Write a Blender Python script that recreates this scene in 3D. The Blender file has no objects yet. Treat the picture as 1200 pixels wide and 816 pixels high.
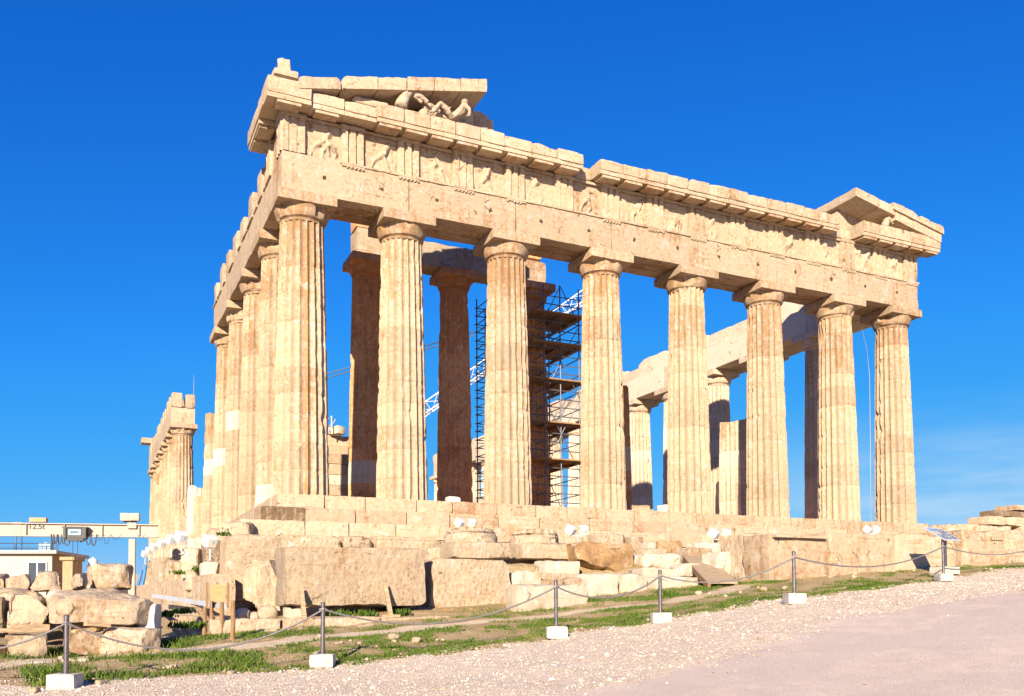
import bpy, math, random
import numpy as np
from mathutils import Vector, Matrix
R = math.radians
C = bpy.context.scene.collection
SC = bpy.context.scene

# ------------------------------------------------------------------ camera, sky, sun, exposure
CAM = np.array([-5.7773, -30.2747, -3.8615]); YAW, PIT, ROL, FOC, PCX, PCY = .4449, .0398, -.0070, 1052.28, 600.0, 669.67
FW = np.array([math.sin(YAW)*math.cos(PIT), math.cos(YAW)*math.cos(PIT), math.sin(PIT)])
_rt = np.array([math.cos(YAW), -math.sin(YAW), 0.0]); _up = np.cross(_rt, FW)
RT = _rt*math.cos(ROL)+_up*math.sin(ROL); UP = -_rt*math.sin(ROL)+_up*math.cos(ROL)
cam_d = bpy.data.cameras.new('camera'); cam = bpy.data.objects.new('camera', cam_d); C.objects.link(cam)
cam.matrix_world = Matrix(((RT[0], UP[0], -FW[0], CAM[0]), (RT[1], UP[1], -FW[1], CAM[1]), (RT[2], UP[2], -FW[2], CAM[2]), (0, 0, 0, 1)))
cam_d.sensor_width = 36; cam_d.lens = FOC/1200*36; cam_d.shift_y = (PCY-408)/1200; cam_d.clip_end = 6000; cam_d.clip_start = .1
SC.camera = cam
EXPO = 1.1
SUN_EL, SUN_AZ = 20.5, 36.0           # azimuth: degrees the light travels from +Y towards +X
sd = bpy.data.lights.new('sun', 'SUN'); sun = bpy.data.objects.new('sun', sd); C.objects.link(sun)
sd.energy = 5.0; sd.angle = R(.53); sd.color = (1.0, .84, .63)
ldir = Vector((math.sin(R(SUN_AZ))*math.cos(R(SUN_EL)), math.cos(R(SUN_AZ))*math.cos(R(SUN_EL)), -math.sin(R(SUN_EL))))
sun.rotation_euler = ldir.to_track_quat('-Z', 'Y').to_euler()
W = bpy.data.worlds.new('World'); SC.world = W; W.use_nodes = True
def world():
    nt = W.node_tree; n = nt.nodes; l = nt.links; n.clear()
    sky = n.new('ShaderNodeTexSky'); sky.sky_type = 'NISHITA'; sky.sun_disc = False
    sky.sun_elevation = R(SUN_EL); sky.sun_rotation = math.atan2(-ldir.x, -ldir.y)
    sky.air_density = 1.0; sky.dust_density = 0; sky.ozone_density = 6.0
    sp = n.new('ShaderNodeSeparateColor'); l.new(sky.outputs[0], sp.inputs[0]); cb = n.new('ShaderNodeCombineColor')
    def m2(op, a, v):
        m = n.new('ShaderNodeMath'); m.operation = op; l.new(a, m.inputs[0]); m.inputs[1].default_value = v; return m.outputs[0]
    # the photograph's deep polarised blue: a gentle per-channel grade of the physical sky
    def curve(i, gain, pw): return m2('MULTIPLY', m2('POWER', m2('MULTIPLY', sp.outputs[i], .1), pw), 10*gain/2**EXPO)
    gm = n.new('ShaderNodeMath'); gm.operation = 'MINIMUM'; l.new(curve(1, 1.197, 1.08), gm.inputs[0]); l.new(curve(1, .708, .637), gm.inputs[1])
    l.new(curve(0, .93, 1.70), cb.inputs[0]); l.new(gm.outputs[0], cb.inputs[1]); l.new(m2('MINIMUM', curve(2, 1.436, .70), 9.4/2**EXPO), cb.inputs[2])
    tc = n.new('ShaderNodeTexCoord'); mp = n.new('ShaderNodeMapping'); mp.inputs['Scale'].default_value = (2.2, 2.2, 16)
    l.new(tc.outputs['Generated'], mp.inputs[0])
    nz = n.new('ShaderNodeTexNoise'); nz.inputs['Scale'].default_value = 1.6; nz.inputs['Detail'].default_value = 6; l.new(mp.outputs[0], nz.inputs['Vector'])
    sx = n.new('ShaderNodeSeparateXYZ'); l.new(tc.outputs['Generated'], sx.inputs[0])
    def mr(src, a, b, c, d):
        m = n.new('ShaderNodeMapRange'); m.interpolation_type = 'SMOOTHSTEP'; l.new(src, m.inputs[0])
        for i, v in enumerate((a, b, c, d)): m.inputs[i+1].default_value = v
        return m.outputs[0]
    def mul(a, b):
        m = n.new('ShaderNodeMath'); m.operation = 'MULTIPLY'; l.new(a, m.inputs[0]); l.new(b, m.inputs[1]); return m.outputs[0]
    cl = mul(mul(mr(nz.outputs[0], .36, .58, .3, .95), mr(sx.outputs['Z'], .07, .22, 1, 0)), mr(sx.outputs['X'], .55, .8, 0, 1))
    mx = n.new('ShaderNodeMix'); mx.data_type = 'RGBA'; l.new(cl, mx.inputs[0]); l.new(cb.outputs[0], mx.inputs[6]); mx.inputs[7].default_value = (4.9/2**EXPO, 7.2/2**EXPO, 9.5/2**EXPO, 1)
    bg = n.new('ShaderNodeBackground'); bg.inputs[1].default_value = .10; l.new(mx.outputs[2], bg.inputs[0])
    out = n.new('ShaderNodeOutputWorld'); l.new(bg.outputs[0], out.inputs[0])
world()
vs = SC.view_settings; vs.view_transform = 'Standard'; vs.look = 'None'; vs.gamma = 1; vs.exposure = EXPO; vs.use_curve_mapping = False

# ------------------------------------------------------------------ pixel helpers (design-time placement on real planes)
def ray(px, py): return FW + RT*(px-PCX)/FOC - UP*(py-PCY)/FOC
def atd(px, py, d): return CAM + ray(px, py)*d
def aty(px, py, Y): r = ray(px, py); return CAM + r*(Y-CAM[1])/r[1]

# ------------------------------------------------------------------ noise
def _h(ix, iy, iz, s):
    n = (ix.astype(np.int64)*374761393 + iy.astype(np.int64)*668265263 + iz.astype(np.int64)*2147483647 + s*1274126177) & 0xffffffff
    n = ((n ^ (n >> 13))*1274126177) & 0xffffffff
    n = ((n ^ (n >> 16))*2246822519) & 0xffffffff
    return ((n ^ (n >> 15)) & 0xffffff)/16777215.0
def vnoise(P, s=0):
    P = np.asarray(P, float); i = np.floor(P).astype(np.int64); f = P-i; f = f*f*(3-2*f); o = 0
    for a in (0, 1):
        for b in (0, 1):
            for c in (0, 1):
                w = (f[:, 0] if a else 1-f[:, 0])*(f[:, 1] if b else 1-f[:, 1])*(f[:, 2] if c else 1-f[:, 2])
                o = o + w*_h(i[:, 0]+a, i[:, 1]+b, i[:, 2]+c, s)
    return o
def fbm(P, s=0, oct=4):
    P = np.asarray(P, float); o = 0; a = .5; t = 0
    for k in range(oct):
        o = o + a*vnoise(P*2**k, s+k*17); t += a; a *= .5
    return o/t
def sstep(a, b, x): t = np.clip((x-a)/(b-a), 0, 1); return t*t*(3-2*t)

# ------------------------------------------------------------------ mesh builder
class MB:
    def __init__(s): s.V = []; s.P = []; s.T = []; s.A = []; s.M = []; s.n = 0
    def add(s, V, polys, tint=.5, pat=0., mat=0):
        V = np.asarray(V, float)
        s.V.append(V); s.T.append(np.full(len(V), tint) if np.isscalar(tint) else np.asarray(tint)); s.A.append(np.full(len(V), pat) if np.isscalar(pat) else np.asarray(pat))
        if isinstance(polys, np.ndarray): polys = [polys]
        elif polys and not isinstance(polys[0], np.ndarray):
            g = {}
            for p in polys: g.setdefault(len(p), []).append(p)
            polys = [np.array(v) for v in g.values()]
        for p in polys:
            if len(p): s.P.append(p+s.n); s.M.append(np.full(len(p), mat))
        s.n += len(V); return s
    def box(s, c, size, rot=None, tint=.5, mat=0):
        h = np.array(size)/2; V = np.array([[x, y, z] for x in (-1, 1) for y in (-1, 1) for z in (-1, 1)])*h
        if rot is not None: V = V@np.array(rot).T
        return s.add(V+np.array(c), np.array([[0, 1, 3, 2], [4, 6, 7, 5], [0, 4, 5, 1], [2, 3, 7, 6], [0, 2, 6, 4], [1, 5, 7, 3]]), tint, mat=mat)
    def tube(s, pts, r, n=8, tint=.5, mat=0):
        pts = [np.array(p, float) for p in pts]; rs = r if hasattr(r, '__len__') else [r]*len(pts); V = []
        for i, p in enumerate(pts):
            t = pts[min(i+1, len(pts)-1)]-pts[max(i-1, 0)]; t = t/(np.linalg.norm(t)+1e-9)
            a = np.cross(t, [0, 0, 1.0] if abs(t[2]) < .9 else [1.0, 0, 0]); a /= np.linalg.norm(a); b = np.cross(t, a)
            for k in range(n): V.append(p+rs[i]*(a*math.cos(2*math.pi*k/n)+b*math.sin(2*math.pi*k/n)))
        F = [(i*n+k, i*n+(k+1) % n, (i+1)*n+(k+1) % n, (i+1)*n+k) for i in range(len(pts)-1) for k in range(n)]
        F += [tuple(range(n))[::-1], tuple(range((len(pts)-1)*n, len(pts)*n))]
        return s.add(V, F, tint, mat=mat)
    def lathe(s, c, prof, n=24, tint=.5, pat=0., mat=0):
        V = [(c[0]+r*math.cos(2*math.pi*k/n), c[1]+r*math.sin(2*math.pi*k/n), c[2]+z) for r, z in prof for k in range(n)]
        F = [(i*n+k, i*n+(k+1) % n, (i+1)*n+(k+1) % n, (i+1)*n+k) for i in range(len(prof)-1) for k in range(n)]
        F += [tuple(range(n))[::-1], tuple(range((len(prof)-1)*n, len(prof)*n))]
        return s.add(V, F, tint, pat, mat)
    def prism(s, poly, axis, a, b, tint=.5, mat=0):
        # poly: 2-D outline in the two other axes (order x,y,z without axis), extruded along axis from a to b
        n = len(poly); V = []
        for e in (a, b):
            for p in poly:
                q = list(p); q.insert(axis, e); V.append(q)
        F = [(i, (i+1) % n, n+(i+1) % n, n+i) for i in range(n)]+[tuple(range(n))[::-1], tuple(range(n, 2*n))]
        return s.add(V, F, tint, mat=mat)
    def arrays(s): return np.concatenate(s.V)
    def build(s, name, mats, parent=None, sharp=32, origin=None):
        V = np.concatenate(s.V); lo, hi = V.min(0), V.max(0)
        o3 = np.array([(lo[0]+hi[0])/2, (lo[1]+hi[1])/2, lo[2]]) if origin is None else np.array(origin, float)
        me = bpy.data.meshes.new(name); V = V-o3
        me.vertices.add(len(V)); me.vertices.foreach_set('co', V.astype(np.float32).ravel())
        nl = sum(p.size for p in s.P); npoly = sum(len(p) for p in s.P)
        me.loops.add(nl); me.polygons.add(npoly)
        me.loops.foreach_set('vertex_index', np.concatenate([p.ravel() for p in s.P]).astype(np.int32))
        tot = np.concatenate([np.full(len(p), p.shape[1]) for p in s.P]); st = np.concatenate([[0], np.cumsum(tot)[:-1]])
        me.polygons.foreach_set('loop_start', st.astype(np.int32)); me.polygons.foreach_set('loop_total', tot.astype(np.int32))
        me.polygons.foreach_set('material_index', np.concatenate(s.M).astype(np.int32))
        me.polygons.foreach_set('use_smooth', np.full(npoly, sharp is not None))
        for nm, arr in (('tint', s.T), ('patina', s.A)):
            at = me.attributes.new(nm, 'FLOAT', 'POINT'); at.data.foreach_set('value', np.concatenate(arr).astype(np.float32))
        me.update(calc_edges=True)
        if sharp: me.set_sharp_from_angle(angle=R(sharp))
        for m in (mats if isinstance(mats, (list, tuple)) else [mats]): me.materials.append(m)
        o = bpy.data.objects.new(name, me); C.objects.link(o)
        WL[o] = o3
        if parent is not None: o.parent = parent; o.location = o3-WL[parent]
        else: o.location = o3
        return o
WL = {}
def thing(name, label, cat, loc, group=None):
    o = bpy.data.objects.new(name, None); C.objects.link(o); o.location = loc; o.empty_display_size = .3
    WL[o] = np.array(loc, float); return tag(o, label, cat, group)
def tag(o, label, cat, group=None, kind=None):
    o['label'] = label; o['category'] = cat
    if group: o['group'] = group
    if kind: o['kind'] = kind
    return o
def copy_tree(o, loc, parent=None):
    c = o.copy(); C.objects.link(c)
    if parent is not None: c.parent = parent
    else: c.location = loc
    WL[c] = np.array(loc, float) if loc is not None else None
    for ch in list(o.children): copy_tree(ch, None, c)
    return c

def rblock(sx, sy, sz, rng, res=.3, r=.03, amp=.02, freq=1.6, cuts=0, cutd=.25, chip=.05):
    """a stone block on its base centre: grid box, rounded edges, noisy skin, broken corners"""
    S = np.array([sx, sy, sz]); n = np.clip(np.round(S/res).astype(int), 1, 44); quads = []; pts = []
    for ax in range(3):
        u, v = [a for a in range(3) if a != ax]
        I, J = np.meshgrid(np.arange(n[u]), np.arange(n[v]), indexing='ij'); I = I.ravel(); J = J.ravel()
        for side in (0, 1):
            q = np.zeros((len(I), 4, 3), int); q[:, :, ax] = side*n[ax]
            seq = [(0, 0), (1, 0), (1, 1), (0, 1)]
            if (side == 0) != (ax == 1): seq = seq[::-1]
            for k, (a, b) in enumerate(seq): q[:, k, u] = I+a; q[:, k, v] = J+b
            quads.append(q.reshape(-1, 3))
    Q = np.concatenate(quads); key = (Q[:, 0]*1000+Q[:, 1])*1000+Q[:, 2]
    _, idx, inv = np.unique(key, return_index=True, return_inverse=True)
    L = Q[idx]/n; h = S/2; p = (L-.5)*S
    rr = min(r, h.min()*.9); q = np.clip(p, -(h-rr), h-rr); d = p-q; ln = np.linalg.norm(d, axis=1, keepdims=True)
    p = np.where(ln > 1e-6, q+d/np.maximum(ln, 1e-6)*rr, p)
    nn = np.sign(p)*np.abs(p/h)**6; nn /= (np.linalg.norm(nn, axis=1, keepdims=True)+1e-6)
    for c in range(cuts):
        sgn = np.array([rng.choice((-1, 1)), rng.choice((-1, 1)), rng.choice((-1, 1, 1))]); w = np.array([rng.random(), rng.random(), rng.random()])+.05
        if rng.random() < .5: w[rng.randrange(3)] *= .1
        nv = sgn*w; nv = nv/np.linalg.norm(nv); off = (np.abs(nv)*h).sum()-cutd*(.35+rng.random())*np.min(h)*2*.5
        e = p@nv-off; m = e > 0; p[m] -= np.outer(e[m], nv)
    sd = rng.randrange(10000)
    q_ = np.sort(h[None]-np.abs(L-.5)*S, axis=1); ed = np.exp(-(q_[:, 1]/max(chip*1.6, 1e-3))**2) if chip else 0
    if chip:
        c_ = np.clip(fbm(p*2.6+sd*3, sd+5, 3)-.44, 0, 1)*1.9; p = p-nn*(ed*c_*chip)[:, None]
    p = p+nn*((fbm(p*freq+sd, sd, 4)-.5)*2*amp)[:, None]
    p[:, 2] += h[2]
    return p, inv.reshape(-1, 4)
def rot_z(V, a): c, s = math.cos(a), math.sin(a); return V@np.array([[c, s, 0], [-s, c, 0], [0, 0, 1]])

# ------------------------------------------------------------------ materials
def NT(name):
    m = bpy.data.materials.new(name); m.use_nodes = True; nt = m.node_tree; b = nt.nodes['Principled BSDF']
    return m, nt, b
class G:
    """tiny node helper"""
    def __init__(s, nt): s.nt = nt; s.n = nt.nodes; s.l = nt.links; s.geo = None
    def pos(s, sc=(1, 1, 1), off=None):
        if s.geo is None: s.geo = s.n.new('ShaderNodeNewGeometry')
        m = s.n.new('ShaderNodeMapping'); m.inputs['Scale'].default_value = sc if hasattr(sc, '__len__') else (sc,)*3
        if off: m.inputs['Location'].default_value = off
        s.l.new(s.geo.outputs['Position'], m.inputs[0]); return m.outputs[0]
    def noise(s, vec, scale=1., detail=4, rough=.55, dist=0.):
        t = s.n.new('ShaderNodeTexNoise'); s.l.new(vec, t.inputs['Vector']); t.inputs['Scale'].default_value = scale; t.inputs['Detail'].default_value = detail
        t.inputs['Roughness'].default_value = rough; t.inputs['Distortion'].default_value = dist; return t.outputs[0]
    def voro(s, vec, scale, feature='F1', out=0):
        t = s.n.new('ShaderNodeTexVoronoi'); t.feature = feature; s.l.new(vec, t.inputs['Vector']); t.inputs['Scale'].default_value = scale; return t.outputs[out]
    def attr(s, nm): t = s.n.new('ShaderNodeAttribute'); t.attribute_name = nm; return t.outputs['Fac']
    def rnd(s): return s.n.new('ShaderNodeObjectInfo').outputs['Random']
    def mth(s, op, a, b=None, c=None):
        m = s.n.new('ShaderNodeMath'); m.operation = op
        for i, v in enumerate((a, b, c)):
            if v is None: continue
            if isinstance(v, (int, float)): m.inputs[i].default_value = v
            else: s.l.new(v, m.inputs[i])
        return m.outputs[0]
    def mr(s, v, a, b, c=0., d=1.):
        m = s.n.new('ShaderNodeMapRange'); m.interpolation_type = 'SMOOTHSTEP'; s.l.new(v, m.inputs[0])
        for i, x in enumerate((a, b, c, d)): m.inputs[i+1].default_value = x
        return m.outputs[0]
    def mix(s, f, a, b, mode='MIX'):
        m = s.n.new('ShaderNodeMix'); m.data_type = 'RGBA'; m.blend_type = mode
        for i, v in ((0, f), (6, a), (7, b)):
            if isinstance(v, (int, float)): m.inputs[i].default_value = v
            elif isinstance(v, tuple): m.inputs[i].default_value = (*v, 1)
            else: s.l.new(v, m.inputs[i])
        return m.outputs[2]
    def scale(s, col, f):
        v = s.n.new('ShaderNodeVectorMath'); v.operation = 'SCALE'; s.l.new(col, v.inputs[0])
        if isinstance(f, (int, float)): v.inputs['Scale'].default_value = f
        else: s.l.new(f, v.inputs['Scale'])
        return v.outputs[0]
    def bump(s, b, h, strength=.5, dist=.02, prev=None):
        m = s.n.new('ShaderNodeBump'); m.inputs['Strength'].default_value = strength; m.inputs['Distance'].default_value = dist
        s.l.new(h, m.inputs['Height'])
        if prev is not None: s.l.new(prev, m.inputs['Normal'])
        s.l.new(m.outputs[0], b.inputs['Normal']); return m.outputs[0]

def stone(name, c1, c2, ochre, ochre_bias=0., grime=.6, pits=0., tooled=0., bumpd=.02, new=True, streak=.5, bedding=.45, crack=.75, speckle=.8):
    m, nt, b = NT(name); g = G(nt)
    rn = g.rnd(); tint = g.attr('tint'); pat = g.attr('patina')
    nA = g.noise(g.pos(), .8, 6, .6); nB = g.noise(g.pos((5, 5, .6)), 1., 5, .62); nC = g.noise(g.pos(), 7., 6, .65); nD = g.noise(g.pos((1, 1, 1), (31, 7, 3)), 2.6, 6, .65)
    base = g.mix(g.mr(nC, .3, .7), c1, c2)
    k = g.mth('ADD', g.mth('MULTIPLY', nA, 1-streak), g.mth('MULTIPLY', nB, streak))
    k = g.mth('ADD', k, g.mth('MULTIPLY', pat, .22)); k = g.mth('ADD', k, g.mth('MULTIPLY', g.mth('SUBTRACT', tint, .5), -.09))
    k = g.mth('ADD', k, g.mth('MULTIPLY', g.mth('SUBTRACT', nC, .5), .35))
    base = g.mix(g.mr(k, .53-ochre_bias, .70-ochre_bias, 0, .75), base, ochre)
    dk = g.mr(g.mth('ADD', g.mth('MULTIPLY', nD, .6), g.mth('MULTIPLY', nC, .4)), .60, .74, 0, grime)
    base = g.mix(dk, base, (ochre[0]*.42, ochre[1]*.36, ochre[2]*.34))
    pale = g.mr(g.noise(g.pos((1, 1, 1), (5, 50, 9)), 3.1, 6, .7), .56, .64, 0, .7)
    base = g.mix(pale, base, (min(c1[0]*1.10, .8), min(c1[1]*1.18, .78), min(c1[2]*1.42, .75)))
    sp = g.noise(g.pos((1, 1, .75), (2, 6, 4)), 15., 4, .6); area = g.mr(g.mth('ADD', g.noise(g.pos((1.2, 1.2, .55), (8, 1, 5)), 1.1, 4, .6), g.mth('MULTIPLY', pat, .16)), .46, .66)
    base = g.mix(g.mth('MULTIPLY', g.mth('MULTIPLY', g.mr(sp, .54, .64), area), speckle), base, (ochre[0]*.85, ochre[1]*.72, ochre[2]*.65))
    if new: base = g.mix(g.mr(tint, .93, .96), base, (.54, .46, .355))
    base = g.scale(base, g.mth('ADD', .86, g.mth('MULTIPLY', tint, .22)))
    base = g.scale(base, g.mth('ADD', .92, g.mth('MULTIPLY', rn, .14)))
    wv = g.n.new('ShaderNodeVectorMath'); wv.operation = 'MULTIPLY_ADD'; nc = g.n.new('ShaderNodeTexNoise'); nt.links.new(g.pos(), nc.inputs['Vector']); nc.inputs['Scale'].default_value = 1.7; nc.inputs['Detail'].default_value = 5
    nt.links.new(nc.outputs['Color'], wv.inputs[0]); wv.inputs[1].default_value = (1.1, 1.1, 1.1); nt.links.new(g.pos(), wv.inputs[2])
    ck = g.voro(wv.outputs[0], .55, 'DISTANCE_TO_EDGE'); ckm = g.mth('MULTIPLY', g.mr(ck, .004, .018, 1, 0), g.mr(nD, .54, .64))
    base = g.mix(g.mth('MULTIPLY', ckm, crack), base, (ochre[0]*.35, ochre[1]*.32, ochre[2]*.35))
    bed = g.noise(g.pos((.7, .7, 11)), 1., 4, .6); base = g.mix(g.mr(bed, .56, .70, 0, bedding), base, (ochre[0]*.9, ochre[1]*.95, ochre[2]*1.1))
    if pits:
        dots = g.mth('MULTIPLY', g.mr(g.voro(g.pos((1, 1, 1), (.3, .7, .2)), 4.2), .05, .13, 1, 0), g.mr(nD, .44, .54)); base = g.mix(g.mth('MULTIPLY', dots, .8), base, (ochre[0]*.45, ochre[1]*.4, ochre[2]*.4))
        v = g.voro(g.pos((1, 1, .7)), 9.); base = g.mix(g.mr(g.mth('ADD', v, g.mth('MULTIPLY', nC, .5)), .30, .48, pits, 0), base, (ochre[0]*.62, ochre[1]*.56, ochre[2]*.5))
    nt.links.new(base, b.inputs['Base Color']); b.inputs['Roughness'].default_value = .82; b.inputs['Specular IOR Level'].default_value = .22
    h = g.mth('ADD', g.mth('MULTIPLY', nC, .7), g.mth('MULTIPLY', g.noise(g.pos(), 34, 4), .35)); h = g.mth('SUBTRACT', h, g.mth('MULTIPLY', ckm, .9 if crack > .3 else .1))
    pv = g.bump(b, h, .75, bumpd)
    if tooled: pv = g.bump(b, g.noise(g.pos((1, 1, 1.6)), 13, 3, .6, 1.2), tooled, .05, pv)
    if pits: g.bump(b, g.voro(g.pos((1, 1, .7)), 9.), .6, .03, pv)
    return m
def plain(name, col, rough=.6, metal=0., var=.12, scale=6., bumps=.0, stretch=(1, 1, 1), dirt=None, dirt_amt=.5):
    m, nt, b = NT(name); g = G(nt); n1 = g.noise(g.pos(stretch), scale, 5, .6)
    c = g.mix(g.mr(n1, .3, .7), tuple(x*(1-var) for x in col), tuple(min(1, x*(1+var)) for x in col))
    if dirt: c = g.mix(g.mr(g.noise(g.pos(stretch, (3, 8, 1)), scale*.6, 6, .65), .5, .68, 0, dirt_amt), c, dirt)
    nt.links.new(c, b.inputs['Base Color']); b.inputs['Roughness'].default_value = rough; b.inputs['Metallic'].default_value = metal
    if bumps: g.bump(b, n1, bumps, .02)
    return m
M = {}
M['marble'] = stone('marble', (.475, .38, .275), (.41, .31, .205), (.30, .15, .055), .0)
M['column_marble'] = stone('column_marble', (.445, .35, .252), (.385, .285, .185), (.315, .175, .075), -.02, .5, crack=.12, bedding=.2, streak=.65)
M['shade_lift_marble'] = stone('shade_lift_marble', (.74, .42, .215), (.64, .345, .16), (.46, .20, .065), .05)  # marble copy with raised, reddened colour to brighten parts standing in shade
M['north_marble'] = stone('north_marble', (.58, .49, .38), (.52, .41, .29), (.38, .23, .11), -.08)
M['limestone'] = stone('limestone', (.47, .375, .27), (.405, .305, .20), (.31, .175, .075), -.05, .55, pits=.35, tooled=.55, bumpd=.03, new=False, streak=.25)
M['rough_stone'] = stone('rough_stone', (.465, .375, .275), (.39, .295, .20), (.29, .17, .08), .0, .6, pits=.2, tooled=.3, bumpd=.04, new=False, streak=.15)
M['pale_stone'] = stone('pale_stone', (.54, .47, .38), (.48, .40, .30), (.38, .26, .14), -.06, .45, bumpd=.03, new=False, streak=.15)
M['white_stone'] = plain('white_stone', (.50, .47, .425), .7, 0, .08, 9, .3)
M['ochre_stone'] = stone('ochre_stone', (.46, .335, .20), (.41, .28, .15), (.30, .165, .065), .08, .6, bumpd=.05, new=False, streak=.2)
M['crust_stone'] = stone('crust_stone', (.36, .27, .18), (.26, .185, .115), (.10, .06, .03), .10, .9, bumpd=.03, new=False, streak=.8)
M['grey_stone'] = stone('grey_stone', (.34, .27, .19), (.26, .195, .125), (.17, .11, .06), .04, .7, pits=.3, bumpd=.04, new=False, streak=.3)
M['statue'] = stone('statue', (.50, .41, .31), (.43, .33, .23), (.33, .20, .09), -.05, .7, bumpd=.02, new=False)
M['steel'] = plain('steel', (.17, .15, .16), .38, .7, .2, 12)
M['scaffold'] = plain('scaffold', (.16, .17, .21), .5, .5, .25, 5)
M['cable'] = plain('cable', (.34, .31, .29), .5, .6, .2, 40, .4)
M['dark_cable'] = plain('dark_cable', (.06, .06, .07), .6)
M['concrete'] = plain('concrete', (.47, .44, .385), .85, 0, .12, 14, .5, dirt=(.28, .24, .19), dirt_amt=.6)
M['white_paint'] = plain('white_paint', (.58, .57, .55), .45, 0, .03, 6)
M['white_metal'] = plain('white_metal', (.50, .50, .50), .4, .2, .06, 6, dirt=(.45, .40, .34), dirt_amt=.3)
M['gantry_paint'] = plain('gantry_paint', (.385, .31, .255), .5, 0, .05, 2.5, dirt=(.42, .31, .23), dirt_amt=.35)
M['black'] = plain('black', (.03, .03, .035), .5)
M['label_blue'] = plain('label_blue', (.25, .42, .58), .5)
M['lens'] = plain('lens', (.12, .13, .15), .15)
M['wood'] = plain('wood', (.42, .29, .17), .8, 0, .3, 3, .4, (1.5, 1.5, 14), (.20, .13, .07), .6)
M['deck'] = plain('deck', (.36, .27, .175), .8, 0, .22, 4, .4, (1, 6, 1), (.30, .20, .11), .5)
M['old_wood'] = plain('old_wood', (.26, .15, .07), .85, 0, .25, 4, .4, (9, 9, 1), (.20, .10, .04), .5)
M['ply'] = plain('ply', (.46, .30, .14), .8, 0, .15, 4, .2, (1, 1, 4))
M['plank_floor'] = plain('plank_floor', (.29, .175, .08), .85, 0, .3, 3, .2, (6, 1, 1))
M['shed_wall'] = plain('shed_wall', (.44, .40, .355), .75, 0, .05, 2, dirt=(.5, .45, .40), dirt_amt=.3)
M['shed_side'] = plain('shed_side', (.40, .27, .15), .8, 0, .2, 3, .2, (8, 8, .6))
M['glass'] = plain('glass', (.06, .07, .09), .08)
M['blue_pipe'] = plain('blue_pipe', (.04, .20, .50), .4)
M['print_blue'] = plain('print_blue', (.16, .25, .36), .5)
M['print_tan'] = plain('print_tan', (.50, .34, .22), .5)
M['panel'] = plain('panel', (.40, .44, .50), .35, 0, .03)
M['ink'] = plain('ink', (.02, .02, .025), .6)
M['hole_shade'] = plain('hole_shade', (.07, .04, .022), .95, 0, .4, 9)  # near-black colour standing for the shade inside the dowel holes
def leafmat():
    m, nt, b = NT('grass_blade'); g = G(nt); t = g.attr('tint')
    c = g.mix(t, (.035, .080, .010), (.125, .175, .022)); c = g.mix(g.mr(g.noise(g.pos(), .9, 4), .56, .74, 0, .6), c, (.26, .23, .07))
    nt.links.new(c, b.inputs['Base Color']); b.inputs['Roughness'].default_value = .7; b.inputs['Specular IOR Level'].default_value = .2
    return m
M['grass'] = leafmat()
def groundmat(name, cols, s1=3., peb=0., pebcols=None, bump=.03, patches=None):
    m, nt, b = NT(name); g = G(nt)
    n1 = g.noise(g.pos(), s1, 7, .68); n2 = g.noise(g.pos(), .35, 4, .6); n3 = g.noise(g.pos(), 40, 4, .7)
    c = g.mix(g.mr(n1, .32, .68), cols[0], cols[1]); c = g.mix(g.mr(n2, .42, .64, 0, .6), c, cols[2])
    c = g.scale(c, g.mth('ADD', .82, g.mth('MULTIPLY', n3, .36)))
    h = g.mth('ADD', g.mth('MULTIPLY', n1, .5), g.mth('MULTIPLY', n3, .5))
    if peb:
        vn = nt.nodes.new('ShaderNodeTexVoronoi'); nt.links.new(g.pos(), vn.inputs['Vector']); vn.inputs['Scale'].default_value = peb
        cr = nt.nodes.new('ShaderNodeSeparateColor'); nt.links.new(vn.outputs['Color'], cr.inputs[0])
        pc = g.mix(cr.outputs[0], pebcols[0], pebcols[1]); pc = g.mix(g.mr(cr.outputs[1], .8, .95), pc, pebcols[2])
        c = g.mix(g.mr(vn.outputs['Distance'], .15, .55, .75, 0), c, pc)
        h = g.mth('ADD', h, g.mth('MULTIPLY', g.mr(vn.outputs['Distance'], 0, .6, 1, 0), .8))
    if patches: c = g.mix(g.mr(g.noise(g.pos((1, 1, 1), (9, 4, 0)), .5, 5, .6), .50, .56, 0, .55), c, patches)
    nt.links.new(c, b.inputs['Base Color']); b.inputs['Roughness'].default_value = .9; b.inputs['Specular IOR Level'].default_value = .15
    g.bump(b, h, .8, bump); return m
M['earth'] = groundmat('earth', ((.36, .25, .12), (.48, .36, .20), (.24, .19, .07)), 2.5, 16, ((.52, .41, .26), (.34, .25, .14), (.62, .54, .40)), .05)
M['gravel'] = groundmat('gravel', ((.66, .54, .43), (.78, .66, .53), (.72, .59, .46)), 5., 34, ((.80, .68, .53), (.40, .29, .19), (.85, .78, .66)), .06)
M['trail'] = groundmat('trail', ((.56, .44, .30), (.68, .55, .39), (.50, .37, .23)), 4., 24, ((.70, .58, .42), (.46, .35, .23), (.76, .67, .53)), .04)
M['road'] = groundmat('road', ((.585, .475, .395), (.69, .565, .475), (.64, .515, .425)), 2.2, 70, ((.78, .66, .57), (.42, .325, .265), (.82, .73, .64)), .022, patches=(.56, .475, .41))
M['pebble'] = stone('pebble', (.78, .67, .57), (.62, .50, .41), (.42, .29, .18), 0, .5, new=False)

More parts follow.
